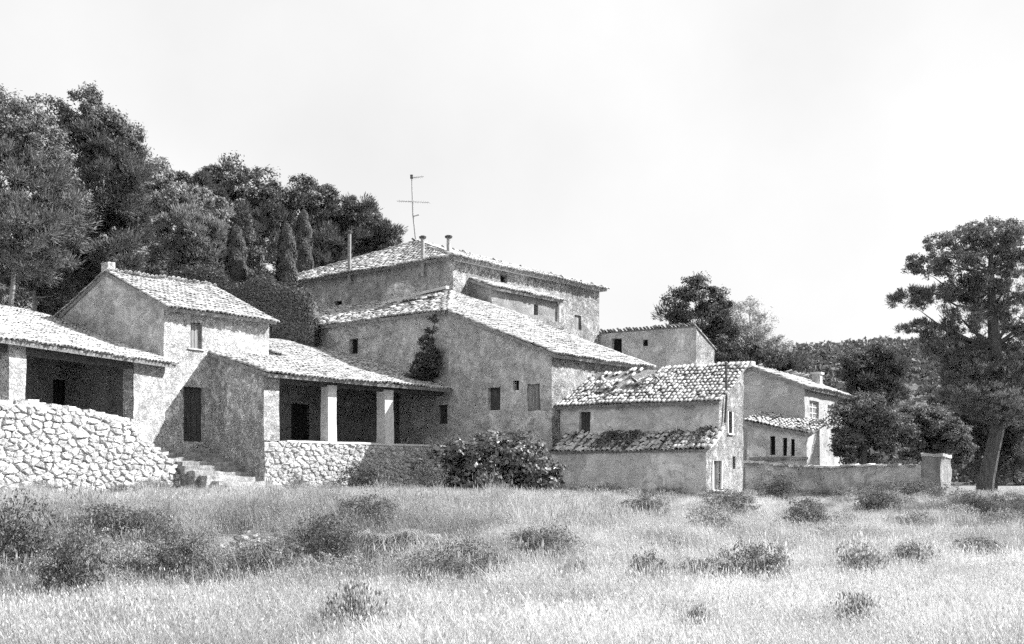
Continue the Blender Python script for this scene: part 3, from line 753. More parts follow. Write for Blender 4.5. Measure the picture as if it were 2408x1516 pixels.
for r in (w1u, w2):
    a, b, c, d = r
    mb = MB(); mb.box(W2.pt((a + b) / 2, (c + d) / 2, -.18), uE * ((b - a) / 2), W2.n * .02, Z3 * ((d - c) / 2)); wo_ = mb.build('window', M['dark'], h)
    for sx in (0, 1):
        for kz in range(3):
            x0 = a + (b - a) * (.5 * sx) + .05; x1 = a + (b - a) * (.5 * sx + .5) - .05; z0 = c + (d - c) * kz / 3 + .04; z1 = c + (d - c) * (kz + 1) / 3 - .04
            mb = MB(); mb.box(W2.pt((x0 + x1) / 2, (z0 + z1) / 2, -.145), uE * ((x1 - x0) / 2), W2.n * .008, Z3 * ((z1 - z0) / 2)); mb.build('pane', M['pane'], wo_)
    mb = MB()
    for t in (0, .5, 1): mb.box(W2.pt(a + (b - a) * t, (c + d) / 2, -.13), uE * .05, W2.n * .03, Z3 * ((d - c) / 2))
    for t in (1 / 3, 2 / 3): mb.box(W2.pt((a + b) / 2, c + (d - c) * t, -.133), uE * ((b - a) / 2), W2.n * .025, Z3 * .03)
    for t in (0, 1): mb.box(W2.pt((a + b) / 2, c + (d - c) * t, -.12), uE * ((b - a) / 2 + .05), W2.n * .04, Z3 * .05)
    mb.build('frame', M['frame'], wo_)
a, b, c, d = w1
mb = MB(); mb.box(W2.pt((a + b) / 2, c + .26, .03), uE * ((b - a) / 2 + .05), W2.n * .03, Z3 * .26); mb.build('apron', M['sill'], h)
wall('rear_wall', h, Plane(Fp(0, LF), uE), 0, LFu, .6, ZFr - .25, [], M['wall_c']); wall('end_wall', h, Plane(Fp(LFu, 0), vE), 0, LF, .6, [(0, ZF), (sA_, ZFr), (LF, ZFr - .25)], [], M['wall_c'])
sf = (ZFr - ZF) / sA_
r1 = roof(h, [Fp(-.1, -.3, ZF - .3 * sf + .1), Fp(LFu + .3, -.3, ZF - .3 * sf + .1), Fp(LFu + .3, sA_, ZFr + .1), Fp(-.1, sA_, ZFr + .1)], limit=220, skip=lambda x, y: x < .5 and 1.2 < y < 1.8)
roof(h, [Fp(LFu + .3, LF + .6, ZFr - .4), Fp(-.1, LF + .6, ZFr - .4), Fp(-.1, sA_, ZFr + .1), Fp(LFu + .3, sA_, ZFr + .1)], limit=0, name='left_roof')
c0 = W.s_at(1741); mb = MB(); mb.box(W.pt(c0, W.z_at(1741, 864), -.4), vE * (abs(W.s_at(1717) - W.s_at(1765)) / 2), W.n * .3, Z3 * .28); mb.rough(.25, .03).build('chimney', M['wall_g'], h)
c0 = W2.pt(LFu * .86, 0, -1.3); mb = MB(); mb.box(V3(c0, 6.75), uE * .22, vE * .22, Z3 * .6); mb.box(V3(c0, 7.35), uE * .3, vE * .3, Z3 * .06); mb.rough(.25, .04).build('chimney', M['wall_g'], h)

h = thing('slot_window_shed', 'little shed with three slot windows and a tiled slope against the grey rendered house', 'shed', P(1830, 1080, 56.5))
OS = P(1896, 1050, 55.6); OS.z = 0; W = Plane(OS, vE); LS = W.s_at(1757)
ops = [W.rect(r) for r in ((1811, 1027, 1823, 1071), (1840, 1031, 1850, 1073), (1859, 1034, 1868, 1073))]
ztl, ztr = W.z_at(1757, 992), W.z_at(1896, 1021)
wall('front_wall', h, W, 0, LS, .6, [(0, ztr), (LS, ztl)], ops, M['wall_e'], reveal=.2)
for o_ in ops: hole(h, W, o_, back=.16)
wall('side_wall', h, Plane(OS, uE), 0, 2.2, .6, [(0, ztr), (2.2, ztr + .45)], [], M['wall_f'])
q = lambda s, d, z: Vector(((OS + uE * s + vE * d).x, (OS + uE * s + vE * d).y, z))
roof(h, [q(-.25, -.2, ztr), q(-.25, LS + .1, ztl + .02), q(2.5, LS + .1, ztl + .62), q(2.5, -.2, ztr + .6)], limit=150, mess=1.3, scale=.86)
mb = MB(); mb.box(W.pt(LS * .45, W.z_at(1830, 1079), .1), vE * (LS * .48), W.n * .12, Z3 * .06); mb.rough(.3, .03).build('ledge', M['wall_h'], h)

# ------------------------------------------------------------------ garden wall and cistern
h = thing('garden_wall', 'low grey garden wall with broken tile coping running to the cistern', 'wall', P(1960, 1165, 52))
OGW = P(2168, 1160, 50); OGW.z = 0; W = Plane(OGW, vE); LW = W.s_at(1752); zt = W.z_at(2160, 1097)
tp = [(0, zt), (LW * .3, zt + .04), (LW * .6, zt - .02), (LW * .8, zt + .08), (LW, zt + .2)]
wall('face', h, W, 0, LW, .2, tp, [], M['garden'], j=.1); wall('rear_face', h, Plane(W.pt(0, 0, -.45), vE), 0, LW, .2, tp, [], M['garden'], j=.05)
for i in range(34):
    s_ = LW * (i + .5) / 34; z_ = float(np.interp(s_, [a for a, _ in tp], [b for _, b in tp]))
    if random.random() < .1: continue
    mb = MB(); mb.box(W.pt(s_, z_ + .02 + random.uniform(-.01, .03), -.2 + random.uniform(-.05, .05)), vE * (LW / 34 / 2 * random.uniform(.8, 1.05)), W.n * .33, Z3 * .045, .02); mb.rough(.3, .03).build('coping_slab', M['tile' if i % 3 else 'sill'], h)
h = thing('cistern', 'square rendered cistern with one streaked sunlit face, left of the leaning pine', 'cistern', P(2212, 1160, 49))
OC = P(2214, 1160, 48.5); OC.z = 0; W = Plane(OC, vE); L1 = W.s_at(2164); zc = W.z_at(2214, 1075)
mb = MB(); q = lambda s, d, z: Vector(((OC + uE * s + vE * d).x, (OC + uE * s + vE * d).y, z)); L2 = 1.9
mb.box(q(L2 / 2, L1 / 2, (zc + .2) / 2), uE * (L2 / 2), vE * (L1 / 2), Z3 * ((zc - .2) / 2)); mb.rough(.25, .14).build('tank', stucco('streaked_render', .26, .25, .6, .2, .6), h)
mb = MB(); mb.box(q(L2 / 2, L1 / 2, zc + .04), uE * (L2 / 2 + .06), vE * (L1 / 2 + .06), Z3 * .06); mb.rough(.2, .12).build('rim', M['garden'], h)

# ------------------------------------------------------------------ antenna
ap = B(*AP); h = thing('tv_antenna', 'thin metal television mast with crossed aerials on the hipped roof peak', 'antenna', ap)
YA = ap.y; pm = lambda x, y: P(x, y, YA)
mb = MB(); mb.tube([ap - Z3 * .3, pm(971, 505), pm(968, 416)], [.05, .042, .03], 8); mb.build('mast', M['metal'], h)
mb = MB(); mb.tube([pm(934, 473.5), pm(1010, 477)], [.022, .022], 6)
for i in range(14):
    c = pm(936 + i * 5.6, 473.7 + i * .27); mb.tube([c - Vector((.05, .35, 0)), c + Vector((.05, .35, 0))], [.012, .012], 4)
mb.build('aerial', M['metal'], h)
mb = MB(); mb.tube([pm(968, 419), pm(996, 416)], [.03, .02], 6)
for i in range(6):
    c = pm(972 + i * 4, 419 - i * .4); mb.tube([c - Vector((0, .3, 0)), c + Vector((0, .3, 0))], [.012, .012], 4)
mb.build('aerial', M['metal'], h)
mb = MB(); mb.tube([pm(971, 514), pm(974, 509), pm(985, 506)], [.04, .035, .05], 6); mb.build('bracket', M['metal'], h)
mb = MB(); mb.tube([pm(968, 421), pm(968, 412)], [.09, .09], 8); mb.build('mast_head', M['dkmetal'], h)

# ================================================================== plants
def rand_dirs(n):
    d = rng.normal(size=(n, 3)); return d / np.linalg.norm(d, axis=1, keepdims=True)
def leafquads(c, L, Wd, tang=None, nrm=None, mixn=1.15):
    """small diamond leaves; nrm turns them to face outward from their clump so that it takes light like a solid tuft"""
    n = len(c)
    if nrm is not None:
        nn = nrm + rand_dirs(n) * mixn; nn /= np.linalg.norm(nn, axis=1, keepdims=True) + 1e-9
        t = np.cross(nn, rand_dirs(n)); t /= np.linalg.norm(t, axis=1, keepdims=True) + 1e-9; b = np.cross(nn, t)
    else:
        t = rand_dirs(n) if tang is None else tang + rand_dirs(n) * .5
        t = t / np.linalg.norm(t, axis=1, keepdims=True)
        b = np.cross(t, rand_dirs(n)); b /= np.linalg.norm(b, axis=1, keepdims=True) + 1e-9
    L = (L * rng.uniform(.6, 1.3, n))[:, None]; Wd = (Wd * rng.uniform(.6, 1.3, n))[:, None]
    v = np.stack([c - t * L, c + b * Wd, c + t * L, c - b * Wd], 1).reshape(-1, 3)
    return v, np.arange(n * 4).reshape(n, 4)
def lobed(lobes, n, rc, down=.35, dens=1.0):
    """foliage points and outward directions: tufts set through the outer shell of each lobe, leaves on each tuft"""
    cs = []; ds = []
    for (c, r) in lobes:
        r = np.array(r); area = 4.2 * (r[0] * r[1] + r[1] * r[2] + r[0] * r[2]); nc = max(6, int(dens * area / (rc * rc * 1.25)))
        d = rand_dirs(nc); rad = rng.uniform(.35, 1.06, nc) ** .6
        keep = ~((d[:, 2] < -.4) & (rng.random(nc) < down))
        cs.append((np.array(c) + d * r * rad[:, None])[keep]); ds.append(d[keep])
    cs = np.concatenate(cs); ds = np.concatenate(ds); m = max(8, int(n / len(cs)))
    N_ = len(cs) * m; d = rand_dirs(N_); od = np.repeat(ds, m, 0); d = d + od * .35; d /= np.linalg.norm(d, axis=1, keepdims=True)
    k = np.repeat(rc * rng.uniform(.45, 1.15, len(cs)) * .8, m)[:, None]
    p = np.repeat(cs, m, 0) + d * k * (rng.uniform(.1, 1.1, N_) ** .6)[:, None] * np.array([1.12, 1.12, .82]) + od * k * np.minimum(rng.exponential(.2, N_), .55)[:, None]
    nr = d + od * .5 + np.array([0, 0, .25])
    return (p, nr), cs
def pxlobes(Y, L, dk=1.0): return [(tuple(P(x, y, Y + (dy if len(r) > 0 else 0))), (a / F * Y, a / F * Y * dk, b / F * Y)) for (x, y, a, b, *r) in L for dy in [(r[0] if r else 0)]]
def needles(p, nr, L, Wd):
    d = nr / (np.linalg.norm(nr, axis=1, keepdims=True) + 1e-9) + np.array([0, 0, .35]); return leafquads(p, L, Wd, tang=d)
def tree(name, label, cat, Y, L, trunk, n, size, mat, bark, rc=.9, group=None, limbs=14, asp=.45, base=None, down=.35, dk=1.0, twist=.0):
    lobes = pxlobes(Y, L, dk)
    if trunk: pts = [P(x, y, Y) for x, y, w in trunk]; rad = [w / 2 / F * Y for x, y, w in trunk]
    else:
        c = np.mean([q[0] for q in lobes], axis=0); zlow = min(q[0][2] - q[1][2] for q in lobes)
        pts = [Vector((c[0], Y, zlow - .2)), Vector((c[0] + .1, Y, zlow + 1)), Vector((c[0], Y, c[2] + .5))]; rad = [.16, .13, .05]
    g0 = gz(pts[0].x, pts[0].y)
    if pts[0].z > g0 + .05: pts.insert(0, Vector((pts[0].x - .05, pts[0].y, g0 - .1))); rad.insert(0, rad[0] * 1.12)
    h = thing(name, label, cat, Vector((pts[0].x, pts[0].y, g0)), group)
    pc, cl = lobed(lobes, n, rc, down)
    mb = MB(); mb.tube(pts, rad, 10)
    top = len(pts)
    for i in range(limbs):
        q = Vector(cl[rng.integers(len(cl))]); best = min(range(1, len(pts)), key=lambda k_: abs(pts[k_].z - (q.z - (q - pts[k_]).length * .35)))
        s_ = pts[best]; k_ = rad[best] * .45; md = s_.lerp(q, .5) + Vector((random.uniform(-.2, .2), random.uniform(-.2, .2), -.08 * (q - s_).length + random.uniform(-.2, .2)))
        mb.tube([s_, s_.lerp(md, .5) + Vector((0, random.uniform(-.1, .1), -.04 * (q - s_).length)), md, md.lerp(q, .5) + Vector((random.uniform(-.1, .1), random.uniform(-.1, .1), .03 * (q - s_).length)), q], [max(k_, .03), max(k_ * .75, .025), max(k_ * .5, .02), .014, .008], 6, False)
    mb.build('trunk', bark, h)
    if 'pine' in name or name == 'thicket':
        k_ = len(pc[0]) // 4; va, fa = needles(pc[0][k_:], pc[1][k_:], size * 1.75, size * .26); vb_, fb = leafquads(pc[0][:k_], size, size * .45, nrm=pc[1][:k_]); v = np.concatenate([va, vb_]); f = np.concatenate([fa, fb + len(va)])
    else: v, f = leafquads(pc[0], size, size * asp, nrm=pc[1])
    o = mkarr('crown', v, f, mat, h); return h

hillgrp = 'dark pines on the slope behind the houses'
tree('pine_tree', 'huge full pine cut by the left edge above the porch roof', 'pine tree', 51,
     [(20, 295, 90, 80), (75, 350, 75, 75), (105, 430, 65, 70, 1), (40, 440, 110, 90, -1), (125, 515, 76, 68, -1), (40, 540, 110, 75, -2), (60, 610, 105, 50), (140, 470, 50, 50), (-60, 380, 90, 130), (-40, 600, 80, 60)],
     [(22, 742, 12), (30, 680, 11), (34, 600, 10), (40, 480, 8), (30, 320, 4)], 70000, .08, M['pine'], M['palebark'], .6)
tree('pine_tree', 'tall dark pine with rounded top rising left of the gabled house chimney', 'pine tree', 58,
     [(190, 272, 66, 58), (240, 325, 68, 60), (282, 345, 50, 60, 1), (205, 380, 95, 75), (272, 440, 70, 70, -1), (220, 480, 95, 65, -1), (290, 540, 55, 45), (210, 570, 80, 45), (285, 600, 60, 40, -2), (170, 620, 50, 40), (312, 410, 32, 45, 1), (318, 500, 34, 50)],
     [(157, 745, 17), (158, 650, 15), (170, 560, 12), (195, 420, 9), (200, 290, 4)], 76000, .085, leafmat('mid_pine_needles', .115, .5, .2), M['bark'], .62)
tree('pine_tree', 'leafier mid-grey pine between the tall dark pine and the cypresses', 'pine tree', 68,
     [(368, 415, 32, 36), (400, 480, 60, 45), (470, 500, 55, 45), (440, 555, 75, 50, -2), (500, 580, 42, 50, -2), (380, 580, 55, 45), (460, 620, 75, 30, -2), (370, 640, 60, 30)], None, 56000, .10, leafmat('loose_pine_needles', .24, .5, .25), M['bark'], .6)
tree('young_pine', 'slim pale-stemmed pine standing behind the left porch roof', 'pine tree', 56, [(90, 640, 50, 32), (110, 680, 40, 22), (60, 655, 40, 24)], [(82, 745, 11), (80, 700, 9), (84, 650, 6)], 9000, .085, M['pine'], M['palebark'], .55, limbs=7)
tree('young_pine', 'two-stemmed dark young pine against the gabled house gable', 'pine tree', 60, [(190, 640, 45, 30), (240, 650, 40, 26)], [(188, 740, 13), (184, 690, 11), (176, 640, 6)], 9000, .085, M['pine2'], M['bark'], .55, limbs=7)
tree('thicket', 'dark thicket behind the ridge of the gabled house', 'bushes', 64, [(300, 640, 70, 45), (370, 655, 60, 40), (230, 690, 60, 50), (60, 715, 120, 45), (150, 700, 60, 50)], None, 30000, .09, M['pine2'], M['bark'], .6)
for lab, Y, L in (('dark round pine highest on the wooded slope, leftmost of its row', 96, [(500, 430, 42, 40), (545, 420, 45, 38), (520, 490, 70, 55), (560, 540, 70, 50)]),
                  ('dark pine on the wooded slope right of the highest one', 98, [(610, 440, 50, 38), (640, 480, 60, 45), (610, 520, 70, 50), (630, 580, 70, 45), (640, 625, 75, 35), (570, 610, 60, 40)]),
                  ('spiky dark pine on the wooded slope above the pointed cypress', 100, [(700, 455, 45, 35), (745, 470, 48, 38), (710, 510, 65, 48), (740, 570, 70, 45), (720, 620, 70, 30)]),
                  ('dark pine on the wooded slope above the hipped roof', 102, [(800, 500, 45, 36), (835, 505, 42, 36), (800, 555, 60, 45), (780, 600, 60, 30)]),
                  ('lowest dark pine of the wooded slope, touching the hipped roof', 104, [(870, 530, 38, 34), (900, 560, 36, 32), (850, 575, 50, 38), (900, 590, 35, 25)]),
                  ('small dark pine on the skyline between the tall pine and the wooded slope', 92, [(420, 445, 35, 30), (440, 480, 45, 40), (470, 440, 24, 24)])):
    tree('slope_pine', lab, 'pine tree', Y, L, None, 26000, .13, M['pine2'], M['bark'], .8, hillgrp, limbs=6)

# clipped hedge with scalloped top
def hedge():
    Y = 59.2; prof = [(385, 660), (400, 640), (425, 626), (460, 618), (495, 620), (520, 628), (535, 645), (545, 658), (570, 662), (590, 648), (615, 641), (640, 645), (650, 665), (690, 668), (712, 676), (728, 695), (736, 725), (739, 770)]
    h = thing('clipped_hedge', 'massive dark clipped hedge with scalloped top behind the porch roof', 'hedge', Vector((P(560, 800, Y).x, Y, gz(P(560, 800, Y).x, Y))))
    base = gz(P(560, 800, Y).x, Y) - .3
    top = [P(x, y, Y) for x, y in prof]; n = len(top); mb = MB(); dep = 2.6
    v = []
    for k, (dy, dz) in enumerate(((0, -.35), (.35, -.05), (1.3, .0), (dep - .35, -.05), (dep, -.35))): v += [p + Vector((0, dy, dz)) for p in top]
    v += [Vector((p.x, p.y, base)) for p in top] + [Vector((p.x, p.y + dep, base)) for p in top]
    f = []
    for r in range(4):
        for i in range(n - 1): f.append((r * n + i, r * n + i + 1, (r + 1) * n + i + 1, (r + 1) * n + i))
    for i in range(n - 1): f += [(5 * n + i, 5 * n + i + 1, i + 1, i), (4 * n + i, 4 * n + i + 1, 6 * n + i + 1, 6 * n + i)]
    f += [(5 * n + n - 1, 6 * n + n - 1, 4 * n + n - 1, 3 * n + n - 1, 2 * n + n - 1, n + n - 1, n - 1)]
    mb.add(v, f).build('hedge_core', M['hedge'], h)
    pts = []; xs = np.array([p.x for p in top]); zs = np.array([p.z for p in top])
    k = 22000; x = rng.uniform(xs[0], xs[-1], k); zt = np.interp(x, xs, zs); z = 7.5 + (zt - 7.5) * rng.uniform(0, 1, k); edge = np.clip(1 - (zt - z) / .45, 0, 1)
    pts.append(np.stack([x, Y - .06 + edge * edge * .35 + rng.normal(0, .05, k), z], -1))
    k = 14000; x = rng.uniform(xs[0], xs[-1], k); y = rng.uniform(.2, dep, k); pts.append(np.stack([x, Y + y, np.interp(x, xs, zs) + rng.normal(0.01, .06, k)], -1))
    k = 6000; z = rng.uniform(7.5, zs[-1] + .5, k); pts.append(np.stack([np.full(k, xs[-1]) + rng.normal(0.03, .07, k), Y + rng.uniform(0, dep, k), z], -1))
    nr = np.concatenate([np.tile(q, (len(p_), 1)) for q, p_ in zip(((0, -1.0, .1), (0, 0, 1.0), (1.0, 0, .1)), pts)])
    v, f = leafquads(np.concatenate(pts), .06, .04, nrm=nr, mixn=.6); mkarr('hedge_leaves', v, f, M['hedge'], h)['kind'] = 'stuff'
hedge()
def cypress(label, px, yt, yb, w, Y, mat, n=15000):
    b, t = P(px, yb, Y), P(px, yt, Y); hh = t.z - b.z; r = w / 2 / F * Y; g0 = gz(b.x, Y)
    h = thing('cypress', label, 'cypress', Vector((b.x, Y, g0)), 'clipped cypresses by the hedge')
    mb = MB(); mb.tube([Vector((b.x, Y, g0 - .1)), Vector((b.x, Y, b.z + .2)), Vector((b.x, Y, t.z - .5))], [.16, .14, .03], 8); mb.build('trunk', M['bark'], h)
    u = rng.uniform(0, 1, n) ** .8; prof = np.interp(u, [0, .06, .4, .75, .93, 1], [.75, 1, .95, .78, .5, .12]); ph = rng.uniform(0, 2 * np.pi, n)
    lump = 1 + .10 * np.sin(ph * 3 + u * 14) + .08 * np.sin(ph * 5 - u * 23)
    rr = r * prof * lump * np.sqrt(rng.uniform(.8, 1.06, n))
    c = np.stack([b.x + rr * np.cos(ph), Y + rr * np.sin(ph), b.z + u * hh * 1.0 + rng.normal(0, .05, n)], -1)
    v, f = leafquads(c, .085, .045, nrm=np.stack([np.cos(ph), np.sin(ph), np.full(n, .25)], -1), mixn=.55); mkarr('crown', v, f, mat, h)
cypress('blunt clipped cypress on the hedge, left one of three', 556, 537, 660, 47, 60.4, M['cyp'])
cypress('clipped cypress standing on the hedge shoulder, middle one of three', 675, 531, 672, 45, 60.2, M['cyp'])
cypress('tallest pointed cypress, behind the other two and beside the hipped roof', 714, 497, 645, 42, 84, M['cyp'])
tree('sapling', 'thin light sapling with tiered twigs behind the left cypress', 'sapling', 66, [(588, 525, 10, 12), (592, 560, 16, 14), (597, 600, 20, 22), (600, 640, 24, 20)], [(598, 660, 4), (595, 600, 3), (588, 515, 1.5)], 5000, .08, M['pine'], M['bark'], .3, limbs=8)

# right-hand trees
tree('pine_tree', 'ragged pine with spiky top behind the block house', 'pine tree', 84, [(1640, 690, 38, 34), (1600, 715, 34, 30), (1680, 725, 38, 34), (1580, 750, 24, 24), (1650, 770, 60, 45), (1705, 770, 40, 40), (1690, 830, 60, 45), (1610, 800, 40, 40)], [(1660, 900, 9), (1655, 800, 8), (1645, 700, 4)], 34000, .11, M['pine2'], M['bark'], .7)
tree('pale_tree', 'airy pale-leaved tree between two dark pines behind the low house', 'tree', 80, [(1755, 735, 26, 38), (1785, 775, 34, 36), (1815, 800, 30, 34), (1770, 815, 36, 30), (1845, 830, 24, 26)], [(1770, 900, 7), (1772, 820, 6), (1762, 740, 2)], 9500, .085, leafmat('airy_pale_leaves', .5, .4, .4), M['palebark'], .55)
tree('pine_tree', 'broad low dark pine behind the roof of the grey rendered house', 'pine tree', 78, [(1730, 830, 45, 40), (1790, 860, 60, 30), (1845, 865, 42, 28), (1720, 880, 60, 30), (1800, 890, 80, 26)], None, 30000, .105, M['pine2'], M['bark'], .65)
tree('pine_tree', 'round-headed pine with pale trunk right of the grey rendered house', 'pine tree', 74, [(2050, 840, 36, 32), (2015, 865, 32, 30), (2090, 865, 36, 30), (2050, 890, 62, 35), (2060, 925, 60, 25)], [(2052, 960, 8), (2054, 890, 7), (2050, 830, 3)], 26000, .105, M['pine2'], M['palebark'], .65)
tree('bush', 'large rounded bush with sunlit top behind the garden wall', 'bush', 58, [(1995, 1000, 45, 50), (2040, 975, 55, 40), (2085, 1010, 50, 50), (2030, 1050, 65, 40), (2000, 965, 30, 26)], None, 30000, .08, M['olive'], M['bark'], .5)
tree('bush', 'dense dark bush between the rounded bush and the leaning pine', 'bush', 61, [(2150, 1000, 50, 40), (2200, 1015, 55, 45), (2140, 1045, 50, 40), (2230, 1050, 50, 45)], None, 34000, .085, M['olive'], M['bark'], .55)
tree('pine_tree', 'dark pine filling the background behind the leaning pine trunk', 'pine tree', 66, [(2270, 930, 70, 55), (2380, 980, 70, 60), (2300, 1010, 60, 50), (2390, 1060, 60, 50), (2420, 900, 60, 60), (2280, 1070, 50, 40)], None, 40000, .10, M['pine2'], M['bark'], .7)
tree('pine_tree', 'big leaning pine with layered open crown at the right edge', 'pine tree', 56,
     [(2335, 548, 68, 30), (2270, 565, 50, 28, .6), (2395, 575, 55, 40), (2208, 572, 34, 22), (2185, 625, 50, 24), (2250, 622, 55, 30, -.6), (2150, 614, 20, 16), (2330, 605, 65, 40, .8),
      (2140, 700, 42, 17), (2200, 700, 52, 24), (2265, 685, 52, 32, .7), (2108, 706, 20, 13), (2160, 772, 40, 18), (2215, 790, 48, 20), (2265, 750, 48, 28, -.6), (2190, 828, 30, 12), (2315, 680, 55, 42),
      (2400, 660, 55, 50), (2385, 735, 55, 40), (2420, 810, 50, 50), (2285, 880, 68, 42), (2370, 880, 66, 50), (2262, 930, 48, 28, -1), (2320, 945, 70, 40, -1), (2395, 965, 55, 46), (2285, 825, 48, 28, .5), (2330, 760, 50, 40, 1.2), (2250, 850, 40, 18)],
     [(2312, 1180, 46), (2319, 1130, 38), (2333, 1065, 34), (2349, 995, 31), (2348, 900, 29), (2339, 810, 29), (2333, 720, 22), (2330, 640, 14), (2330, 560, 6)], 105000, .066, leafmat('open_pine_needles', .18, .55, .25), M['bark'], .3, limbs=60, down=.5)
# the pine outside the frame whose shade lies on the grass at the right
def shade_lobe(px, py, z, rx, rz):
    g_ = G(px, py); c = g_ + SUN * ((z - g_.z) / SUN.z); return ((c.x, c.y, c.z), (rx, rx * .8, rz))
lobs = [shade_lobe(2290, 1215, 7.2, 1.9, 1.1), shade_lobe(2230, 1225, 7.4, 1.3, .9), shade_lobe(2380, 1225, 7.8, 1.7, 1.2), shade_lobe(2440, 1215, 7.4, 2.0, 1.4), shade_lobe(2350, 1240, 8.6, 1.5, 1.1), shade_lobe(2240, 1200, 6.6, 1.1, .8), shade_lobe(2480, 1240, 8.5, 2, 1.4)]
cc_ = np.mean([l[0] for l in lobs], axis=0); g0 = gz(cc_[0], cc_[1])
h = thing('pine_tree', 'spreading pine just outside the right edge that shades the grass', 'pine tree', Vector((cc_[0], cc_[1], g0)))
pc, cl = lobed(lobs, 26000, .5); v, f = leafquads(pc[0], .10, .05, nrm=pc[1]); mkarr('crown', v, f, M['pine2'], h)
mb = MB(); t0 = Vector((cc_[0] + .8, cc_[1] + .5, g0 - .2)); t1 = Vector((cc_[0] + .3, cc_[1], 4.5)); t2 = Vector(cc_) + Z3 * .8; mb.tube([t0, t1, t2], [.4, .3, .12], 10)
for l in lobs: mb.tube([t1, (t1 + Vector(l[0])) / 2 - Z3 * .3, Vector(l[0])], [.16, .11, .04], 7, False)
mb.build('trunk', M['bark'], h)

# fig thicket in front of the middle house
Yf = 44.8; lob = pxlobes(Yf, [(1085, 1085, 80, 55), (1160, 1070, 80, 50), (1230, 1090, 75, 55), (1275, 1120, 45, 40), (1130, 1130, 110, 45), (1230, 1140, 75, 35), (1030, 1110, 50, 40)], .8)
c0 = P(1160, 1175, Yf); h = thing('fig_thicket', 'dense dark broad-leaved thicket with glinting leaves in front of the sloping gable', 'bush', Vector((c0.x, Yf, gz(c0.x, Yf))))
mb = MB()
pc, cl = lobed(lob, 20000, .4, .1)
for i in range(30):
    q = Vector(cl[rng.integers(len(cl))]); s_ = Vector((c0.x + random.uniform(-1.6, 1.6), Yf + random.uniform(-.5, .5), gz(c0.x, Yf) - .1)); mb.tube([s_, s_.lerp(q, .5) + Vector((0, 0, .2)), q], [.045, .03, .012], 6, False)
mb.build('stems', M['bark'], h)
v, f = leafquads(pc[0], .085, .055, nrm=pc[1]); mkarr('foliage', v, f, M['fig'], h); pc = pc[0]
big = pc[rng.random(len(pc)) < .05]; v, f = leafquads(big + rng.normal(0, .06, big.shape), .14, .085); mkarr('broad_leaves', v, f, leafmat('broad_pale_leaves', .22, .6, .3, .3, .6), h)['kind'] = 'stuff'

# creeper growing where the porch roof meets the sloping gable
Wc = Plane(B(LB - .25, 0), vB)
def wp(px, py, out=.0): a = Wc.s_at(px); return Wc.pt(a, Wc.z_at(px, py), out)
h = thing('wall_creeper', 'dark bushy creeper climbing the house corner above the porch roof', 'creeper', wp(1015, 895))
lob = [(tuple(wp(x, y, .3)), (a / F * 54, a / F * 54 * .8, b / F * 54)) for x, y, a, b in ((1010, 868, 28, 24), (1022, 838, 22, 22), (998, 845, 14, 14), (1012, 808, 14, 16), (1000, 884, 32, 14), (1032, 860, 14, 16), (1024, 775, 6, 16), (1030, 750, 6, 10))]
pc, cl = lobed(lob, 6000, .2, .1); v, f = leafquads(pc[0], .085, .03, tang=pc[1]); mkarr('foliage', v, f, M['pine2'], h)
mb = MB(); mb.tube([wp(1012, 900, .2), wp(1018, 830, .25), wp(1024, 775, .15), wp(1030, 742, .1)], [.05, .04, .025, .012], 6); mb.build('stem', M['bark'], h)

# ivy and weeds over the lean-to roof of the low house
pts = []; k = 15000
d = np.clip(rng.uniform(.2, LEl, 16)[rng.integers(16, size=k)] + rng.normal(0, .38, k), .1, LEl); s_ = rng.uniform(sF - .1, -.02, k); zz = zl0 + (zl1 - zl0) * (s_ - sF) / (-sF) + np.abs(rng.normal(0, .05, k)) * np.clip(1 + .9 * np.sin(d * 1.9) + .8 * np.sin(d * 4.3), .1, 3) + .02
base = np.array([OE.x, OE.y, 0]); pts = base + np.outer(s_, np.array(uE)) + np.outer(d, np.array(vE)); pts[:, 2] = zz
h = thing('roof_weeds', 'dark weeds sprouting in tufts over the lower roof of the low house', 'weeds', E(sF / 2, LEl / 2, zl0))
v, f = leafquads(pts, .075, .03); mkarr('weed_leaves', v, f, M['pine'], h)['kind'] = 'stuff'

# ------------------------------------------------------------------ hill woodland
k = 3200; X = rng.uniform(30, 260, k); Yh = rng.uniform(175, 350, k)
vv = []; ff = []; c0 = 0
allp = []
for x, y in zip(X, Yh):
    z = float(hillz(np.float64(x), np.float64(y))); r = rng.uniform(1.6, 3.2); m = 60; d = rand_dirs(m); d[:, 2] = np.abs(d[:, 2]) * 1.0 - .1
    allp.append(np.array([x, y, z + r * .5]) + d * r * rng.uniform(.7, 1.05, (m, 1)))
v, f = leafquads(np.concatenate(allp), .55, .4)
o = mkarr('woodland', v, f, leafmat('far_wood', .15, .25, .2)); setmeta(o, 'distant wooded hillside seen between the trees at the right', 'woodland', None, 'stuff')

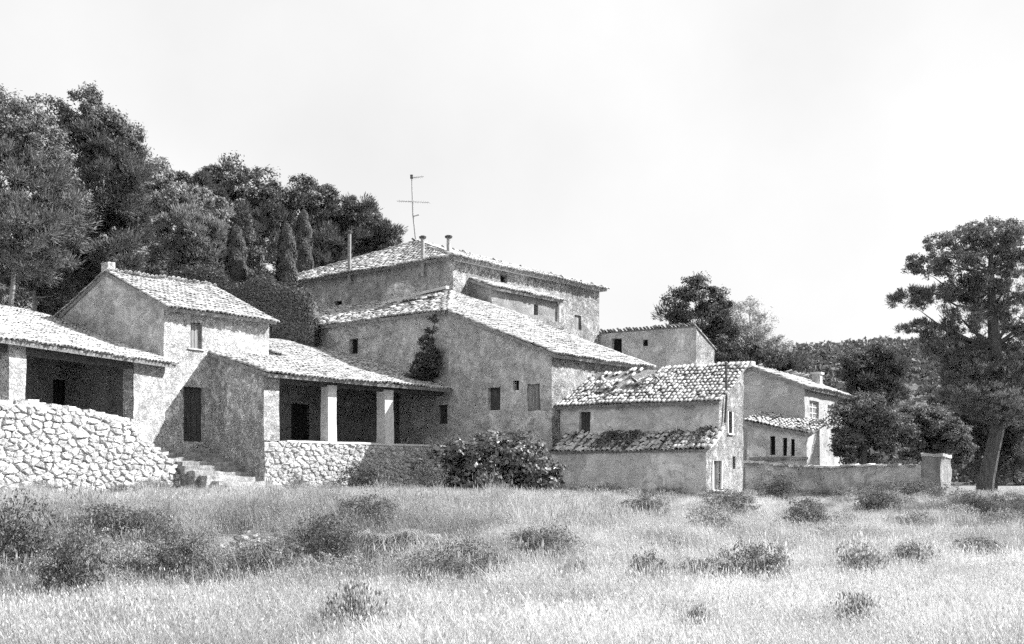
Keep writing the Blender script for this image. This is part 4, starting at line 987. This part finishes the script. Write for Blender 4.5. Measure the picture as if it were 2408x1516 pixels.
# ================================================================== grass and scrub
TPL = {}
def template_coll(name, metas):
    c = bpy.data.collections.new(name)
    for i, me in enumerate(metas):
        o = bpy.data.objects.new('%s_%02d' % (name, i), me); c.objects.link(o)
    return c
def tuft_mesh(nb, hgt, spread, wd, lean, mat, heads=0.0):
    V = []; Fq = []; n0 = 0
    for i in range(nb):
        a = random.uniform(0, 6.283); r = spread * math.sqrt(random.random()); bx, by = r * math.cos(a), r * math.sin(a)
        hh = hgt * random.uniform(.45, 1.1); la = random.uniform(0, 6.283); ll = lean * hh * random.uniform(.2, 1.2); w = wd * random.uniform(.6, 1.3)
        dx, dy = math.cos(la), math.sin(la); px_, py_ = -dy * w, dx * w
        pts_ = [(0, 0, 0, 1), (ll * .3, 0, hh * .55, .8), (ll, 0, hh, .18)]
        for (o_, _, z, k_) in pts_: V += [(bx + dx * o_ - px_ * k_, by + dy * o_ - py_ * k_, z), (bx + dx * o_ + px_ * k_, by + dy * o_ + py_ * k_, z)]
        Fq += [(n0, n0 + 1, n0 + 3, n0 + 2), (n0 + 2, n0 + 3, n0 + 5, n0 + 4)]; n0 += 6
        if random.random() < heads:
            s_ = w * 2.6; cx_, cy_ = bx + dx * ll, by + dy * ll; l_ = hh * .16
            V += [(cx_, cy_, hh - l_ * .4), (cx_ + s_, cy_, hh + l_ * .2), (cx_, cy_, hh + l_), (cx_ - s_, cy_, hh + l_ * .2)]; Fq.append((n0, n0 + 1, n0 + 2, n0 + 3)); n0 += 4
    me = bpy.data.meshes.new('grass_tuft'); me.from_pydata(V, [], Fq); me.materials.append(mat); me.update(); return me
def scatter(name, label, cat, pts, rot, scl, tone, idx, coll):
    me = bpy.data.meshes.new(name); me.vertices.add(len(pts)); me.vertices.foreach_set('co', np.asarray(pts, dtype=np.float32).ravel())
    for nm, arr, ty in (('rot', rot, 'FLOAT'), ('scl', scl, 'FLOAT'), ('tone', tone, 'FLOAT'), ('idx', idx, 'INT')):
        at = me.attributes.new(nm, ty, 'POINT'); at.data.foreach_set('value', np.asarray(arr, dtype=np.int32 if ty == 'INT' else np.float32))
    o = bpy.data.objects.new(name, me); link(o); setmeta(o, label, cat, None, 'stuff')
    ng = bpy.data.node_groups.new(name, 'GeometryNodeTree')
    ng.interface.new_socket(name='Geometry', in_out='INPUT', socket_type='NodeSocketGeometry'); ng.interface.new_socket(name='Geometry', in_out='OUTPUT', socket_type='NodeSocketGeometry')
    gi = ng.nodes.new('NodeGroupInput'); go = ng.nodes.new('NodeGroupOutput'); ip = ng.nodes.new('GeometryNodeInstanceOnPoints'); ci = ng.nodes.new('GeometryNodeCollectionInfo')
    ci.inputs['Collection'].default_value = coll; ci.inputs['Separate Children'].default_value = True; ci.inputs['Reset Children'].default_value = True
    def na(n_, ty):
        a = ng.nodes.new('GeometryNodeInputNamedAttribute'); a.data_type = ty; a.inputs['Name'].default_value = n_; return a.outputs['Attribute']
    cx_ = ng.nodes.new('ShaderNodeCombineXYZ'); ng.links.new(na('rot', 'FLOAT'), cx_.inputs[2])
    ng.links.new(gi.outputs[0], ip.inputs['Points']); ng.links.new(ci.outputs[0], ip.inputs['Instance']); ip.inputs['Pick Instance'].default_value = True
    ng.links.new(na('idx', 'INT'), ip.inputs['Instance Index']); ng.links.new(cx_.outputs[0], ip.inputs['Rotation']); ng.links.new(na('scl', 'FLOAT'), ip.inputs['Scale'])
    ng.links.new(ip.outputs[0], go.inputs[0])
    md = o.modifiers.new('scatter', 'NODES'); md.node_group = ng; return o

def blocked(X, Y):
    """inside a building footprint or on the stair"""
    q = np.stack([X - OB.x, Y - OB.y], -1); s_ = q @ np.array(uB[:2]); d_ = q @ np.array(vB[:2])
    b = (s_ > -.1) & (s_ < 30) & (d_ > -.1) | (s_ > LB - .3) & (s_ < 18) & (d_ > dN - .2) | (s_ > -6) & (s_ <= 0) & (d_ > 3) | (s_ > -2.4) & (s_ <= 0) & (d_ > -1.2) & (d_ <= 3.5)
    q = np.stack([X - PJ0.x, Y - PJ0.y], -1); b |= (q @ np.array(W_J.n[:2]) < .0) & (q @ np.array(W_J.u[:2]) < LJ + .3) & (Y < 60)
    q = np.stack([X - OE.x, Y - OE.y], -1); s_ = q @ np.array(uE[:2]); d_ = q @ np.array(vE[:2]); b |= (s_ > sF - .1) & (s_ < 12) & (d_ > -.1) & (d_ < 9)
    return b
W_J = Plane(PJ0, (PJ1 - PJ0))
def field(n, y0, y1, pw=1.0, spread=.47):
    Y = y0 + (y1 - y0) * rng.random(n) ** pw; X = Y * rng.uniform(-spread, spread, n); k = ~blocked(X, Y); return X[k], Y[k]
def palefield(X, Y):
    """dry straw is palest in the near meadow, greener on the bank"""
    near = 1 - sm((Y - 13.5) / 8); right = sm((X + 3) / 7)
    t = .68 + .4 * near * (.25 + .75 * right) + .12 * right + .16 * wob(X, Y, .5) + .16 * wob(X, Y, 1.2) + .1 * wob(X + 3, Y * 1.7, 2.6)
    bank = np.exp(-((Y - 19) / 4.5) ** 2) * (1 - sm((X + 2) / 7)); t -= .12 * bank
    return np.clip(t, .14, .95)
def forb_mesh(n, r, hgt, size):
    p = rand_dirs(n) * np.array([r, r, hgt]) * (rng.uniform(.1, 1, (n, 1)) ** .5); p[:, 2] = np.abs(p[:, 2]) + .01
    v, f = leafquads(p, size, size * .5); me = fast_mesh('forb', v, f); me.materials.append(M['grass']); return me
def patch_mesh(nb, nf, hgt, R=.55):
    """a square metre of meadow: fine leaning stems with seed heads, and small leaves between them"""
    n = nb; c = rng.normal(size=(n, 2)) * R * .5; cl_ = rng.normal(size=(14, 2)) * R * .55; c = c * .55 + cl_[rng.integers(14, size=n)] * .75
    hh = hgt * rng.uniform(.35, 1.15, n); la = rng.uniform(0, 6.283, n); ll = hh * rng.uniform(.15, .9, n); w = rng.uniform(.0012, .0026, n)
    dx, dy = np.cos(la), np.sin(la); px_, py_ = -dy * w, dx * w; rows = []
    for t_, zt, k_ in ((0, 0, 1), (.3, .55, .85), (1, 1, .3)):
        for sg in (-1, 1): rows.append(np.stack([c[:, 0] + dx * ll * t_ + sg * px_ * k_, c[:, 1] + dy * ll * t_ + sg * py_ * k_, hh * zt], -1))
    V = np.stack(rows, 1).reshape(-1, 3); b0 = np.arange(n) * 6
    Q = np.concatenate([np.stack([b0, b0 + 1, b0 + 3, b0 + 2], -1), np.stack([b0 + 2, b0 + 3, b0 + 5, b0 + 4], -1)])
    hd = rng.random(n) < .35; hp = np.stack([c[:, 0] + dx * ll, c[:, 1] + dy * ll, hh], -1)[hd]
    v2, f2 = leafquads(hp, .016, .006, np.tile([0, 0, 1.0], (len(hp), 1)))
    p = np.concatenate([rng.normal(size=(nf, 2)) * R * .5, rng.uniform(.01, 1, (nf, 1)) ** 1.4 * hgt * .8], 1); v3, f3 = leafquads(p, .012, .006)
    V = np.concatenate([V, v2, v3]); Q = np.concatenate([Q, f2 + n * 6, f3 + n * 6 + len(v2)])
    me = fast_mesh('grass_patch', V, Q); me.materials.append(M['grass']); return me
def clump_mesh(nb, hgt, R, lean):
    me = tuft_mesh(nb, hgt, R, .0035, lean, M['grass'], .25); return me
gm = [patch_mesh(260, 260, .26), patch_mesh(320, 160, .34), patch_mesh(140, 420, .2), patch_mesh(220, 320, .3), patch_mesh(380, 100, .24), patch_mesh(90, 500, .16), clump_mesh(170, .5, .16, 1.0), clump_mesh(220, .42, .24, 1.3), clump_mesh(130, .62, .14, .8)]
gc = template_coll('grass_patch', gm)
Xa, Ya = field(4000, 9.5, 24, 1.15); Xb, Yb = field(4600, 22, 54, 1.1)
Xc = rng.uniform(14, 40, 1500); Yc = rng.uniform(50, 80, 1500)
X, Yy = np.concatenate([Xa, Xb, Xc]), np.concatenate([Ya, Yb, Yc]); n = len(X)
CLEAR = ((615, 1292, .95), (615, 1325, .8), (560, 1300, .6), (680, 1305, .6), (950, 1315, .9), (1030, 1330, .8), (930, 1350, .8), (770, 1385, .6), (1110, 1315, .5), (1715, 1230, .6))
def cleared(X, Y, keep=.8):
    c = np.zeros(len(X), bool)
    for px, py, rr in CLEAR: q = G(px, py); c |= (X - q.x) ** 2 + ((Y - q.y) * .7) ** 2 < rr * rr
    return c & (rng.random(len(X)) < keep)
cl_ = cleared(X, Yy); X, Yy = X[~cl_], Yy[~cl_]; n = len(X)
tone = palefield(X, Yy) * rng.uniform(.7, 1.3, n)
scl = rng.uniform(.75, 1.25, n) * (1 - .35 * sm((Yy - 32) / 8)) * (1 + .5 * np.clip(wob(X, Yy, .9), -1, 1)) * np.where(Yy > 52, 1.6, 1)
Xd = rng.uniform(-11, 16, 1500); Yd = 15.2 + 24 * rng.random(1500) ** 1.5; kd = (np.abs(Xd) < Yd * .46) & ~blocked(Xd, Yd) & ~cleared(Xd, Yd) & (wob(Xd + 5, Yd, .7) > -.3 + .5 * sm(Xd / 6)); Xd, Yd = Xd[kd], Yd[kd]; nd = len(Xd)
X = np.concatenate([X, Xd]); Yy = np.concatenate([Yy, Yd]); tone = np.concatenate([tone, palefield(Xd, Yd) * rng.uniform(.55, 1.35, nd)]); scl = np.concatenate([scl, rng.uniform(.45, 1.1, nd) * (1 - .3 * sm((Yd - 28) / 8))])
idx = np.concatenate([rng.integers(0, 6, n), rng.integers(6, 9, nd)]); n = len(X)
scatter('meadow_grass', 'tall dry meadow grass covering the foreground and bank', 'grass', np.stack([X, Yy, ground(X, Yy) - .02], -1), rng.uniform(0, 6.28, n), scl, tone, idx, gc)

def shrub_mesh(nl, r, hgt, size, mat, twigs=10, upright=0.0):
    lobes = [((random.uniform(-.45, .45) * r, random.uniform(-.45, .45) * r, hgt * random.uniform(.35, .65)), (r * random.uniform(.4, .65), r * random.uniform(.4, .65), hgt * random.uniform(.28, .45))) for _ in range(6)]
    (pc, nr_), cl = lobed(lobes, nl, r * .22, .1); pc[:, 2] = np.abs(pc[:, 2])
    tg = None
    if upright: tg = np.tile([0, 0, 1.0], (len(pc), 1)) * upright + pc * np.array([.6, .6, 0])
    v, f = leafquads(pc, size, size * .42, tg, nr_ if tg is None else None, 1.1); me = fast_mesh('shrub', v, f); me.materials.append(mat); return me
sc_ = [shrub_mesh(2600, .5, .55, .02, M['scrub']) for _ in range(4)]
scc = template_coll('scrub_bush', sc_)
# scrub mass on the bank (nobody could count it)
n = 2100; X = rng.uniform(-11, 3, n); Yy = 15.5 + 9 * rng.random(n); keep = (rng.random(n) < (.12 + .88 * (1 - sm((X + 6.5) / 5))) * (1 - sm((X + 1) / 4)) * np.exp(-((Yy - 17.2) / 2.3) ** 2)) & (np.abs(X) < Yy * .47) & (wob(X, Yy, .8) > -.25) & ~cleared(X, Yy, 1)
X, Yy = X[keep], Yy[keep]; n1 = len(X)
X2 = np.concatenate([rng.uniform(2, 19, 240), rng.uniform(11, 19, 170)]); Y2 = np.concatenate([rng.uniform(18, 46, 240), rng.uniform(27.5, 39, 170)]); k2 = (X2 < Y2 * .46) & ~blocked(X2, Y2) & ((wob(X2, Y2, .6) > .1) | (np.arange(410) >= 240) & (X2 > .37 * Y2));  # the later batch at right is added to deepen the off-frame pine's shade
wf = [W_.pt(s_, 0, rng.uniform(.15, 1.0)) for W_, L_, m_ in ((Plane(OGW, vE), LW, 34), (Plane(E(sF, 0), vE), LEl, 26), (Plane(OB, uB), LB, 8), (W_J, LJ, 14)) for s_ in rng.uniform(0, L_, m_)]
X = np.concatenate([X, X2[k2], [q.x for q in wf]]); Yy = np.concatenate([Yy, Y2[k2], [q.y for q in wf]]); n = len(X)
scatter('bank_scrub', 'low tangled scrub massed over the grassy bank, with more added at right to darken the pine shade', 'scrub', np.stack([X, Yy, ground(X, Yy) - .05], -1), rng.uniform(0, 6.28, n), rng.uniform(.45, 1.2, n) * np.where(np.arange(n) < n1, 1 - .35 * sm((Yy - 16.5) / 3), 1), rng.uniform(.5, 2.8, n), rng.integers(0, 4, n), scc)

# single shrubs and tufts one can point to
SH = [shrub_mesh(5000, .5, .7, .02, M['shrub']) for _ in range(4)]; UP = [shrub_mesh(1500, .5, .9, .035, leafmat('weed_leaves', .4, .7, .3), upright=1.2) for _ in range(2)]
def shrub(label, px, py, wpx, hpx, kind=0, name='shrub', cat='shrub', group='shrubs scattered over the meadow'):
    g_ = G(px, py); me = (UP if kind else SH)[random.randrange(2 if kind else 4)]; o = bpy.data.objects.new(name, me); link(o)
    o.location = g_ - Vector((0, 0, .04)); w = 1.2 * wpx / F * g_.y; hh = 1.7 * hpx / F * g_.y; o.scale = (w * random.uniform(.85, 1.25), w * random.uniform(.8, 1.3), hh / (.75 if not kind else .95)); o.rotation_euler = (0, 0, random.uniform(0, 6)); setmeta(o, label, cat, group)
for a in (('dark mound of shrub right of the two drooping tussocks', 1238, 1318, 84, 52), ('small shrub in the grass just below the thicket of broad leaves', 1190, 1240, 60, 30),
          ('shrub in front of the low house wall, left of its door', 1515, 1240, 95, 50), ('dark shrub below the narrow sunlit gable door', 1712, 1222, 95, 48),
          ('widest dark shrub in front of the garden wall', 1895, 1258, 130, 66), ('dark shrub in the middle meadow with pale twigs below it', 1508, 1408, 110, 76),
          ('soft shrub in the middle meadow, second in its row from the left', 1636, 1382, 100, 56), ('bushy shrub in the middle meadow, right end of its row of three', 1770, 1385, 120, 84),
          ('low spreading shrub in front of the pine shadow', 2150, 1345, 110, 48), ('low shrub near the right edge below the pine shadow', 2300, 1335, 120, 54),
          ('small shrub right of the long fallen stick', 1352, 1380, 64, 44), ('shrub growing at the foot of the rubble parapet, middle', 868, 1160, 120, 52),
          ('tiny shrub at the foot of the rubble parapet, near its corner', 703, 1166, 46, 32), ('leafy shrub between the rubble parapet and the broad-leaved thicket', 1022, 1165, 110, 56),
          ('round shrub at the foot of the stone steps', 388, 1152, 68, 56), ('shrub at the lower corner of the steps and the porch side wall', 572, 1152, 60, 36),
          ('big dark shrub at the left edge of the bank', 40, 1395, 190, 150), ('dark bramble shrub second from the left edge on the bank', 175, 1440, 170, 130), ('dense shrub on the bank left of the white rocks', 330, 1300, 150, 80),
          ('ragged shrub low on the bank below the white rocks', 430, 1395, 160, 100), ('shrub high on the bank above the bare sticks', 250, 1290, 150, 80), ('shrub on the bank between the white rocks and the drooping tussock', 770, 1330, 160, 90),
          ('grey shrub on the bank below the white rocks, beside the meadow', 600, 1400, 170, 90), ('dark shrub upslope of the drooping tussock', 870, 1255, 130, 60),
          ('shrub in the shade left of the leaning pine', 2150, 1190, 130, 46), ('leafy weed clump in front of the garden wall middle', 1830, 1185, 100, 50), ('weedy bush at the foot of the low house wall', 1590, 1180, 60, 44), ('low shrub in front of the right half of the garden wall', 2060, 1215, 120, 44)):
    shrub(*a)
for a in (('upright dark reed-like tuft alone in the right meadow', 2018, 1372, 92, 70), ('tall weed clump in the pale grass at the bottom right', 2030, 1512, 110, 90), ('tall weed clump in the pale grass at bottom centre right', 1640, 1514, 90, 70), ('dry grass clump at the bottom edge left of centre', 845, 1514, 130, 110), ('weed clump at the lower right corner', 2290, 1510, 90, 50)):
    shrub(*a, kind=1, name='weed_clump', cat='weeds', group='weed clumps in the meadow')

# drooping tussocks
def tussock(label, px, py, wpx, n=420, side=1):
    g_ = G(px, py); R = 1.15 * wpx / 2 / F * g_.y; V = []; Fq = []; n0 = 0
    for i in range(int(n * 3.4)):
        a = random.gauss(-math.pi / 2 + .55 * side, .9) if random.random() < .6 else random.uniform(0, 6.28); L = R * random.choice((.5, .8, 1.0, 1.5)) * random.uniform(.7, 1.2); w = .0036 * random.uniform(.6, 1.6); dx, dy = math.cos(a), math.sin(a); bx, by = random.gauss(0, .55 * R), random.gauss(0, .3 * R); up = random.uniform(.1, .75) * (.6 + .4 * math.sin(bx * 9)); bend = random.gauss(0, .35)
        for t in (0, .25, .5, .75, 1):
            x_ = L * t; z_ = .12 + up * R * (2.4 * t - 2.7 * t * t) - .25 * t; k_ = w * (1 - .8 * t)
            bo = bend * L * t * t; V += [(bx + dx * x_ + dy * (k_ + bo), by + dy * x_ - dx * (k_ + bo), z_), (bx + dx * x_ - dy * (k_ - bo), by + dy * x_ + dx * (k_ - bo), z_)]
        for q in range(4): Fq.append((n0 + 2 * q, n0 + 2 * q + 1, n0 + 2 * q + 3, n0 + 2 * q + 2))
        n0 += 10
    me = bpy.data.meshes.new('tussock'); me.from_pydata(V, [], Fq); me.materials.append(M['tuss']); o = bpy.data.objects.new('tussock', me); link(o); o.location = g_ + Vector((0, 0, .1)); setmeta(o, label, 'grass tussock', 'drooping tussocks on the bank')
tussock('large drooping tussock of long pale blades on the bank, left one of the pair', 935, 1290, 130); tussock('large drooping tussock of long pale blades on the bank, right one of the pair', 1020, 1310, 120)
tussock('drooping grass tussock below the white rocks', 760, 1370, 110, 260); tussock('small drooping tussock on the upper bank near the steps', 400, 1215, 100, 200, -1)

# rocks
def rock(label, px, py, wpx, hpx, mat=None):
    g_ = G(px, py); a = wpx / 2 / F * g_.y; b = hpx / F * g_.y; V = []; Fq = []; nu, nv = 12, 7
    for j in range(nv + 1):
        th = -math.pi / 2 + math.pi * j / nv
        for i in range(nu):
            ph = 2 * math.pi * i / nu; p_ = Vector((a * math.cos(ph) * math.cos(th), a * .8 * math.sin(ph) * math.cos(th), b * .75 * math.sin(th) + b * .12))
            V.append(p_ + noise.noise_vector((p_ + g_) * (2.2 / max(a, .1))) * a * .32)
    for j in range(nv):
        for i in range(nu): Fq.append((j * nu + i, j * nu + (i + 1) % nu, (j + 1) * nu + (i + 1) % nu, (j + 1) * nu + i))
    me = bpy.data.meshes.new('rock'); me.from_pydata(V, [], Fq); me.materials.append(mat or M['rock']); o = bpy.data.objects.new('rock', me); link(o); o.location = g_; setmeta(o, label, 'rock', 'pale rocks on the bank')
for a in (('largest round white rock in the rubble patch on the bank', 652, 1312, 38, 22), ('flat white rock upslope of the round white rock', 608, 1280, 60, 12), ('pale slab left in the rubble patch on the bank', 545, 1308, 46, 12), ('small pale rock above the rubble patch', 572, 1270, 40, 9),
          ('pale rock at the right end of the rubble patch', 690, 1292, 30, 13), ('pale flat stone in the grass below the rubble parapet', 735, 1172, 26, 9), ('pale flat slab in the grass at the foot of the steps', 620, 1180, 50, 8), ('pale stone by the dark shrub under the narrow gable', 1738, 1226, 26, 14), ('pale stone in front of the garden wall', 1922, 1226, 22, 12), ('flat pale stones at the right end below the thicket', 1450, 1180, 80, 8), ('low stone heap in front of the cistern', 2140, 1205, 90, 10)):
    rock(*a)
# loose rubble of the bare patch
vv = []; ff = []; n0 = 0
for i in range(150):
    g_ = G(random.gauss(620, 48), random.gauss(1290, 16)); r_ = random.uniform(.02, .075) * (1.6 if random.random() < .12 else 1)
    pts_ = np.array([[x_, y_, z_] for z_ in (-.5, .5) for y_ in (-1, 1) for x_ in (-1, 1)]) * r_ * rng.uniform(.6, 1.3, (8, 3)); an = random.uniform(0, 6.28); R_ = np.array([[math.cos(an), -math.sin(an), 0], [math.sin(an), math.cos(an), 0], [0, 0, 1]])
    vv.append(pts_ @ R_.T + np.array(g_) + [0, 0, r_ * .2]); ff.append(np.array([(0, 2, 3, 1), (4, 5, 7, 6), (0, 1, 5, 4), (2, 6, 7, 3), (0, 4, 6, 2), (1, 3, 7, 5)]) + n0); n0 += 8
o = mkarr('rubble', np.concatenate(vv), np.concatenate(ff), M['rock']); setmeta(o, 'loose pale rubble strewn over the bare patch of the bank', 'rubble', None, 'stuff')
# bare sticks
def stick(label, pts, r=.012):
    g_ = G(*pts[0][:2]); P_ = [P(x, y, g_.y - .35 - .1 * i) for i, (x, y) in enumerate(pts)]
    h = MB(); h.tube(P_, [r * (1 - .6 * i / len(P_)) for i in range(len(P_))], 6)
    if len(P_) > 2: h.tube([P_[1], P_[1] + Vector((.1, -.03, .12)), P_[1] + Vector((.16, .02, .3))], [r * .7, r * .5, r * .3], 5)
    o = h.build('dead_branch', M['palebark'], base=tuple(g_)); setmeta(o, label, 'branch', 'bare dead branches on the bank')
stick('forked bare branch sticking from the dark shrub at left', [(68, 1370), (85, 1345), (100, 1328)], .02); stick('short bare stick low on the bank near the left shrub', [(290, 1420), (305, 1400), (315, 1390)], .015)
stick('bare stick leaning on the bank below the white rocks', [(505, 1345), (515, 1325), (524, 1310)], .014); stick('long pale fallen stick right of the drooping tussocks', [(1160, 1350), (1130, 1325), (1100, 1300)], .02); stick('upright pale stick right of the drooping tussocks', [(1105, 1310), (1103, 1290), (1100, 1275)], .014)
stick('thin dark twig bent over the upper bank grass at left', [(310, 1225), (322, 1205), (332, 1190)], .012)
